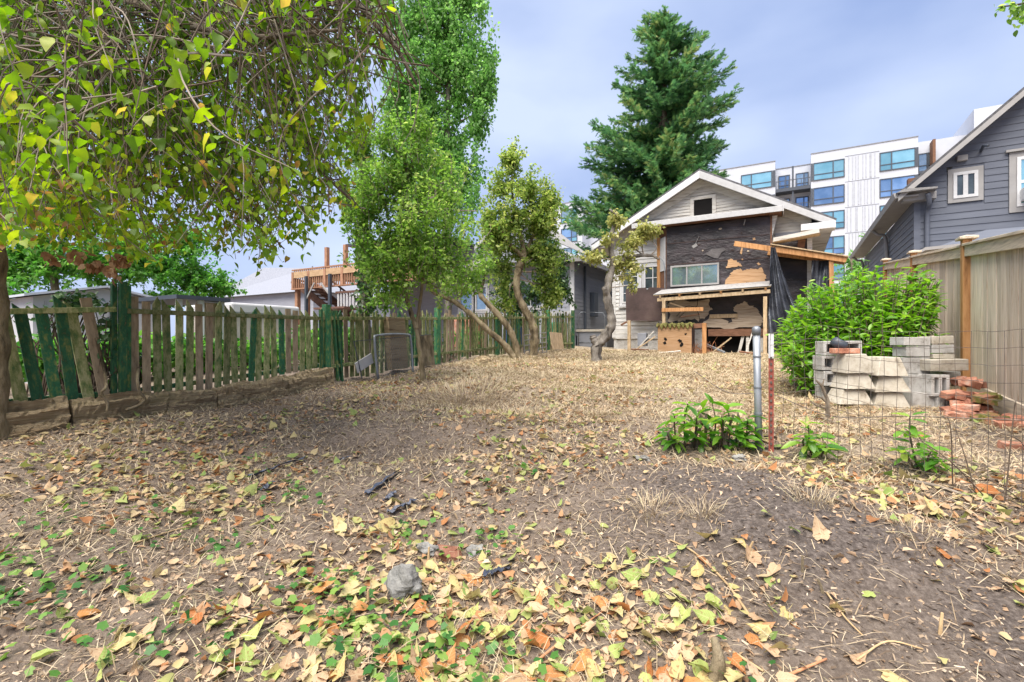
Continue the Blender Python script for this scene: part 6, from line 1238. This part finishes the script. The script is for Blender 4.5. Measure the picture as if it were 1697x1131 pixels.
EA = np.stack((rng.normal(0, .42, n_), rng.normal(0, .36, n_), rng.uniform(0, 6.283, n_)), 1); flip = rng.random(n_) < .4; EA[flip, 0] += math.pi; P[flip, 2] += .012
RR = eul(*EA.T); x, y, d_ = pix(P); vis = (x > -5) & (x < 1700) & (y < 1135); key = np.where(vis, sz_ / d_, 0); order = np.argsort(-key); nr, rest = order[:300], order[300:]
kinds = [('yellow', 'pale yellow fallen leaf lying on the foreground soil', [(0, (.40, .32, .13)), (1, (.50, .43, .22))], 7), ('green', 'yellow-green fallen leaf lying on the foreground soil', [(0, (.19, .27, .06)), (1, (.36, .40, .13))], 9), ('tan', 'dry tan fallen leaf lying on the foreground soil', [(0, (.36, .235, .14)), (1, (.50, .37, .24))], 9), ('orange', 'rusty orange fallen leaf lying on the foreground soil', [(0, (.34, .12, .035)), (1, (.46, .22, .075))], 4)]
pool = []
def fall_mesh(m_, f_, c_):
    ts = np.array([0, .05, .14, .26, .4, .54, .68, .82, .94, 1.1]); ws = np.array([0, .22, .36, .42, .41, .36, .27, .17, .08, 0]) * rng.uniform(.85, 1.12); ws[1:-1] *= rng.uniform(.86, 1.1, 8)
    V_, F_ = tpl(ts, ws, f_, c_, [0, -.16, -.12, -.06, -.02, 0, 0, 0, 0, 0]); V_ = V_.copy(); V_[:, 2] += .05 * np.sin(V_[:, 0] * 9 + f_ * 20) * np.abs(V_[:, 1]) * 3 + .10 * V_[:, 1] * math.sin(c_ * 9); V_[:, 1] += .07 * V_[:, 0] ** 2 * rng.choice([-1, 1])
    st = MB().tube([(0, 0, 0), (-.15, .02, .03), (-.38, .06 * rng.choice([-1, 1]), .02)], [.016, .012, .010], 4); n0 = len(V_); Ft = [f for f in st.F if len(f) == 4]
    F2 = [tuple(f) for f in F_] + [tuple(i + n0 for i in f) for f in Ft]; me = bpy.data.meshes.new('fallen_leaf'); me.from_pydata([tuple(v_) for v_ in V_] + st.V, [], F2); me.materials.append(m_); me.polygons.foreach_set('use_smooth', np.ones(len(me.polygons), bool)); return me
for nm, lab, stops, wt in kinds:
    m_ = leafm('fallen_leaf_' + nm, stops, 'obj', .2, .65, .25, .5, (.66, .58, .36)); mes = [fall_mesh(m_, f_, c_) for f_, c_ in ((.35, -.35), (-.2, .3), (.7, -.2), (.2, -.7), (.5, .4), (-.35, -.3))]
    pool += [(lab, 'fallen ' + nm + ' leaves', mes)] * wt
near_lab = {}; MARKS = [(667, 970, 'the large pale rock'), (788, 920, 'the rounded tan stone'), (950, 1060, 'the reddish stick'), (1190, 970, 'the long tan stick'), (1180, 1110, 'the mossy stump'), (1330, 940, 'the upright twig stub'), (1557, 1030, 'the lower right stub'), (85, 885, 'the far left stub'), (485, 1030, 'the dark stick'), (300, 882, 'the thin pale stick'), (1080, 850, 'the grass tuft'), (640, 808, 'the blue plastic strip'), (1345, 830, 'the flattened tuft'), (1470, 1080, 'the bent twig'), (1240, 905, 'the mound stub')]
for i in nr:
    lab, grp, mes = pool[rng.integers(len(pool))]
    o = set_leaves(None, [mes[rng.integers(6)]], P[i:i + 1], RR[i:i + 1], sz_[i:i + 1] * 1.1, 'fallen_leaf')[0]; tag(o, lab, 'leaf', grp)
    dl = [math.hypot(x[i] - a, (y[i] - c)) for a, c, _ in MARKS]; j = int(np.argmin(dl)); a, c, nm_ = MARKS[j]
    sd_ = ('right of' if x[i] > a else 'left of') if abs(x[i] - a) > abs(y[i] - c) else ('nearer than' if y[i] > c else 'just beyond')
    near_lab.setdefault((lab.split(' lying')[0], sd_, nm_), []).append((dl[j], o))
for (q, sd_, nm_), os_ in near_lab.items():
    for k, (_, o) in enumerate(sorted(os_, key=lambda t_: t_[0])): o['label'] = (ordinal(k) + 'closest ' + q + ' ' + sd_ + ' ' + nm_)
parts = []; tps = [tpl([0, .12, .32, .58, .82, 1.08], [0, .34, .42, .33, .14, 0], f_, c_, [0, -.14, -.05, 0, 0, 0]) for f_, c_ in ((.25, -.3), (-.1, .25), (.45, -.15))] + [tpl([0, .3, .65, 1], [0, .22, .2, 0], .5, -.4)]
for k in range(4): s = rest[k::4]; parts.append(scat(*tps[k], P[s], RR[s], sz_[s], np.clip(rng.beta(1.6, 1.4, len(s)), 0, 1)))
tag(ob('leaf_litter', mesh_np('leaf_litter', *join(parts)), M['litter']), 'scattered small fallen leaves over the whole yard', 'leaf litter', kind='stuff')
FR = tpl([0, .3, .65, 1], [0, .3, .26, 0], .6, -.5)
UV = scatter_ground(15000, -5.8, 2, .3, 9, lambda u, v: np.clip(ldens(u, v) * 1.2 + .12 * inview(u, v), 0, 1)); n_ = len(UV); P2 = np.column_stack((UV, Hh(UV[:, 0], UV[:, 1]) + .003 + .006 * rng.random(n_)))
V, F, A = scat(*FR, P2, eul(rng.normal(0, .6, n_), rng.normal(0, .4, n_), rng.uniform(0, 6.283, n_)), rng.uniform(.014, .045, n_), np.clip(rng.beta(2.2, 3.2, n_), 0, 1)); tag(ob('crumbled_leaves', mesh_np('crumbled_leaves', V, F, A), M['crumble']), 'crumbled dry brown leaf fragments over the soil', 'leaf litter', kind='stuff')
# crumbs, chips and twiglets
CH = (np.array([(0, -.5, 0), (1, -.35, .1), (.9, .4, .25), (.1, .5, .1), (.5, 0, .4)]), np.array([(0, 1, 4), (1, 2, 4), (2, 3, 4), (3, 0, 4)]))
UV = scatter_ground(85000, -5.8, 2.2, .3, 9, lambda u, v: np.where(inview(u, v), np.interp(-S30 * u + C30 * v, [1, 2.5, 4, 6, 9], [1, .75, .45, .25, .1]) * (1 - .5 * np.clip(bare(u, v), 0, 1)), 0)); n_ = len(UV)
P = np.column_stack((UV, Hh(UV[:, 0], UV[:, 1]) - .002)); sc = np.stack((rng.uniform(.006, .03, n_), rng.uniform(.004, .012, n_), rng.uniform(.004, .014, n_)), 1); lng = rng.random(n_) < .25; sc[lng, 0] *= 2.6; sc[lng, 1] *= .5
V, F, A = scat(*CH, P, eul(rng.normal(0, .4, n_), rng.normal(0, .3, n_), rng.uniform(0, 6.283, n_)), sc, np.clip(rng.beta(1.6, 1.9, n_), 0, 1)); tag(ob('soil_crumbs', mesh_np('soil_crumbs', V, F, A), M['chips']), 'bark chips, crumbs and twiglets strewn over the soil', 'debris', kind='stuff')
# dry straw: lying and standing blades
BL3 = (np.array([(0, -.5, 0), (0, .5, 0), (.5, .4, .12), (.5, -.4, .12), (1, 0, .1)]), np.array([(0, 1, 2), (0, 2, 3), (3, 2, 4)]))
def sdens(u, v): return np.where(inview(u, v) & (u > FX + .2) & (u < RX), (.26 + .74 * straw_mask(u, v)) * (.35 + .65 / (1 + np.exp(-3.5 * wav(np.stack((u, v), -1), 3.4, 14)))) * np.interp(-S30 * u + C30 * v, [1, 5, 8, 14], [1, .9, .7, .5]) * (1 - .93 * np.clip(bare(u, v), 0, 1)), 0)
UV = scatter_ground(115000, -5.8, 1.9, .4, 13.8, sdens); n_ = len(UV); P = np.column_stack((UV, Hh(UV[:, 0], UV[:, 1]) + .001)); dcam = -S30 * UV[:, 0] + C30 * UV[:, 1]
sc = np.stack((rng.uniform(.04, .15, n_), np.interp(dcam, [1, 4, 10, 14], [.0025, .005, .011, .014]) * rng.uniform(.7, 1.3, n_), rng.uniform(.05, .25, n_)), 1)
V, F, A = scat(*BL3, P, eul(rng.normal(0, .3, n_), -np.abs(rng.normal(.05, .22, n_)), rng.uniform(0, 6.283, n_)), sc, np.clip(rng.beta(2, 1.8, n_) + .15 * wav(P, 2.5), 0, 1)); tag(ob('dry_grass', mesh_np('dry_grass', V, F, A), M['straw']), 'mown dry straw-coloured grass covering the back of the yard', 'dry grass', kind='stuff')
# tufts of dead grass
def tuft(px_, py2, n_, L, lab, spread=.12):
    g0, d_ = G(px_, py2); u = rng.normal(0, spread, n_); v = rng.normal(0, spread, n_); P = np.column_stack((g0[0] + u, g0[1] + v, Hh(g0[0] + u, g0[1] + v) - .005)); yaw = np.arctan2(v, u) + rng.normal(0, .6, n_)
    V, F, A = scat((BL3[0] * (1, 1, 1) + np.array([(0, 0, 0), (0, 0, 0), (0, 0, .1), (0, 0, .1), (0, 0, -.05)]), BL3[1])[0], BL3[1], P, eul(rng.normal(0, .3, n_), -rng.uniform(.15, .9, n_), yaw), np.stack((L * rng.uniform(.5, 1.2, n_), np.full(n_, .0022 * d_ / 2.2), np.full(n_, L)), 1)); tag(ob('grass_tuft', mesh_np('t', V, F, A), M['straw']), lab, 'grass tuft', kind='stuff')
tuft(1080, 850, 160, .13, 'dead grass tuft on the left flank of the bare mound', .06); tuft(1165, 852, 120, .12, 'small dead grass tuft on top of the bare mound', .04); tuft(1345, 830, 130, .16, 'pale flattened grass tuft right of the mound crest', .06)
tuft(770, 660, 900, .20, 'thatch of dead grass on the small bank before the slim tree', .34); tuft(850, 690, 500, .15, 'lower fringe of dead grass on the small bank', .26); tuft(1400, 672, 240, .14, 'dry grass tuft at the foot of the pier blocks', .12); tuft(1510, 880, 160, .1, 'thin dry grass near the wire mesh foot', .1)
tuft(985, 690, 200, .12, 'lone brownish grass tuft in the middle of the yard', .08); tuft(640, 655, 220, .12, 'dry grass beside the slim tree base', .25)
# ivy ground cover
IV = [(40, 1000, .2, 60), (30, 930, .15, 40), (560, 1050, .16, 55), (620, 1045, .16, 60), (540, 980, .1, 24), (820, 1090, .16, 50), (480, 830, .14, 45), (430, 760, .1, 14), (350, 905, .12, 34), (700, 905, .1, 30), (810, 905, .1, 30), (250, 870, .15, 26), (190, 960, .14, 26), (740, 1100, .12, 30), (870, 785, .05, 12), (1230, 1105, .08, 8), (640, 1120, .12, 24), (180, 1090, .12, 24), (330, 1030, .12, 20), (800, 800, .2, 12), (100, 880, .14, 20)]
Pv = []
for px_, py2, s, n_ in IV:
    g0, d_ = G(px_, py2); u = g0[0] + rng.normal(0, s * 1.2, n_); v = g0[1] + rng.normal(0, s * .8, n_); Pv.append(np.column_stack((u, v, Hh(u, v) + rng.uniform(.01, .06, n_))))
P = np.vstack(Pv); n_ = len(P); V, F, A = scat(*L_IVY, P, eul(rng.normal(0, .4, n_), rng.normal(0, .35, n_), rng.uniform(0, 6.283, n_)), rng.uniform(.024, .055, n_)); tag(ob('ivy_patch', mesh_np('ivy', V, F, A), M['l_ivy']), 'creeping green ivy patches among the fallen leaves', 'ivy', kind='stuff')
# big weed leaf at centre
# stones
for k, (px_, py2, r_, lab) in enumerate([(667, 985, (.085, .06, .085), 'large pale grey rock standing among leaves in the foreground'), (706, 915, (.07, .045, .03), 'flat grey stone half buried behind the large pale rock'), (788, 920, (.05, .04, .03), 'rounded tan stone right of the half buried brick'), (1226, 762, (.045, .04, .025), 'small grey stone in front of the galvanised pipe'), (1065, 762, (.06, .04, .02), 'flat pale stone left of the laurel clump'), (800, 604, (.16, .11, .10), 'brown boulder by the leaning trunks'), (1238, 597, (.14, .1, .06), 'dark lump of stone near the porch post')]):
    g0, d_ = G(px_, py2); lump('stone', g0 + (0, 0, r_[2] * .45), r_, M['rock' if k < 5 else 'timber'], lab, 'stone', seed=k * 5 + 2, n=(30, 20), amp=.24)
g0, _ = G(748, 922); put_brick(g0 - (0, 0, .03), 'w', 'brick', 'weathered brick half buried beside the hollow in the foreground', (.1, .15, .6), None)
# plastic scraps
def scrap(px0, py0, px1, py1, w_, lab):
    a, _ = G(px0, py0); c, _ = G(px1, py1); n = 14; V = []; F = []; t_ = (c - a); t_[2] = 0; sd = np.cross(t_ / np.linalg.norm(t_), UP)
    for i in range(n):
        q = a + (c - a) * i / (n - 1)
        for j in range(4): o_ = q + sd * w_ * (j / 3 - .5) * (1 + .4 * math.sin(i * 1.7)); V.append((o_[0], o_[1], Hz(o_[0], o_[1]) + .012 + .02 * abs(math.sin(i * 1.1 + j * 2.1)) * random.random() + .008 * j))
    for i in range(n - 1):
        for j in range(3): F.append((i * 4 + j, i * 4 + j + 1, i * 4 + j + 5, i * 4 + j + 4))
    tag(MB().add(V, F).build('plastic_scrap', M['plastic_blue'], None), lab, 'plastic scrap')
scrap(608, 826, 662, 786, .055, 'longest dark blue plastic strip lying on the soil'); scrap(645, 858, 688, 836, .05, 'dark plastic strip beside an orange leaf, nearest of the strips'); scrap(640, 836, 655, 822, .05, 'small blue-grey plastic scrap between the two strips'); scrap(410, 796, 505, 764, .04, 'black plastic edging sticking out of the bank'); scrap(565, 768, 577, 762, .04, 'tiny dark plastic scrap uphill of the long strip'); scrap(438, 818, 450, 806, .05, 'crumpled clear plastic scrap below the black edging'); scrap(800, 960, 845, 950, .06, 'dark plastic piece down in the foreground hollow')
# fallen branches and stubs
def stick(q, r0, r1, lab, m_='twig', lift=.012):
    P = [];
    for a, c, *h in q: g0, _ = G(a, c); P.append(g0 + (0, 0, lift + (h[0] if h else 0)))
    S = spline(P, 5); tag(MB().tube(S, np.linspace(r0, r1, len(S)), 6).build('fallen_stick', M[m_], None, smooth=True), lab, 'stick')
M['red_stick'] = pm('reddish_stick', [(.3, (.22, .09, .045)), (.7, (.42, .2, .1))], 14, bump=.2)
M['tan_stick'] = pm('tan_stick', [(.3, (.3, .2, .1)), (.7, (.5, .36, .2))], 14, bump=.2)
stick([(888, 1104), (940, 1062), (1012, 1010)], .006, .003, 'straight reddish stick lying in the centre foreground', 'red_stick')
stick([(1110, 900), (1150, 922), (1200, 968), (1245, 1030)], .004, .006, 'long tan stick curving across the right foreground', 'tan_stick')
stick([(1215, 1090), (1265, 1122)], .006, .004, 'short tan stick near the bottom edge right of centre', 'tan_stick'); stick([(1300, 1128), (1370, 1100)], .006, .004, 'reddish stick at the bottom edge towards the right', 'red_stick')
stick([(1370, 990), (1400, 1030), (1430, 1060)], .004, .003, 'pale split twig among leaves right of centre', 'tan_stick'); stick([(1505, 800), (1560, 812), (1610, 830)], .012, .01, 'weathered grey stick lying by the wire mesh', 'twig_pale')
stick([(1100, 622), (1150, 626)], .012, .008, 'short dark stick on the straw in front of the porch', 'twig'); stick([(220, 905), (300, 880), (350, 872)], .005, .003, 'thin pale stick among leaves at left', 'tan_stick'); stick([(430, 1045), (480, 1030), (540, 1022)], .006, .004, 'dark stick among leaves at lower left', 'twig')
stick([(1420, 1100), (1470, 1070), (1530, 1085)], .004, .003, 'thin bent twig at lower right', 'tan_stick'); stick([(1000, 960), (1060, 935), (1110, 930)], .003, .002, 'fine pale straw stalk on the bare mound', 'tan_stick')
for k, (px_, py2, h_, lean, lab) in enumerate([(1330, 950, .07, (.0, 0), 'cut twig stub standing upright right of the mound'), (1557, 1052, .08, (.01, .01), 'broken upright stub at lower right'), (1240, 915, .05, (.02, .0), 'short stub beside the small twigs on the mound'), (1365, 985, .05, (-.02, 0), 'leaning stub among leaves below the mound'), (825, 690, .04, (0, 0), 'tiny stub on the small bank'), (1165, 720, .16, (0, .02), 'thin dry stalk left of the laurel clump'), (118, 830, .06, (0, .01), 'stub at the far left foreground'), (85, 890, .05, (.01, 0), 'short stub below at the far left'), (610, 1000, .06, (0, 0), 'stub standing left of the large rock'), (555, 690, .05, (0, 0), 'stub on the slope below the fence'), (709, 940, .10, (0, .01), 'thin green-brown stalk right of the large rock'), (813, 1005, .08, (0, 0), 'thin stalk in the leaf-filled hollow')]):
    g0, d_ = G(px_, py2); tag(MB().tube([g0 - (0, 0, .02), g0 + (lean[0] / 2, lean[1] / 2, h_ / 2), g0 + (lean[0], lean[1], h_)], [.007, .006, .005], 6).build('cut_stub', M['tan_stick' if k % 3 else 'bark_gold'], None), lab, 'stub')
g0, _ = G(1180, 1125); tag(MB().tube(spline([g0 - (0, 0, .05), g0 + (.02, .02, .05), g0 + (.0, .05, .12)], 4), np.linspace(.035, .012, 9), 8).build('cut_stub', M['bark_gold'], None, smooth=True), 'thick mossy stump at the bottom edge of the foreground', 'stub')
# brush heap by the plywood box
g0, _ = G(1158, 588); mb = MB()
for k in range(110):
    a = g0 + np.array((rng.normal(0, .22), rng.normal(-.05, .12), 0)); a[2] = Hz(a[0], a[1]); e = a + np.array((rng.normal(0, .16), rng.normal(0, .1), abs(rng.normal(.16, .12)))); mb.tube(bend(a, e, .12, 6), np.linspace(.008, .003, 7), 4, False)
tag(mb.build('brush_heap', M['red_stick']), 'heap of reddish dry brushwood beside the plywood box', 'brush', kind='stuff')
# thorny dead vines along the wire mesh
mb = MB()
for k in range(26):
    s = rng.uniform(.35, 1); a = wirept(s, 0); e = a + np.array((rng.normal(-.1, .3), rng.normal(0, .15), rng.uniform(.1, .5))); mb.tube(spline([a, (a + e) / 2 + UP * .12 + rng.normal(0, .05, 3), e], 5), np.linspace(.004, .0015, 11), 4, False)
tag(mb.build('dead_bramble', M['twig']), 'thin dead bramble canes woven along the wire mesh foot', 'bramble', kind='stuff')
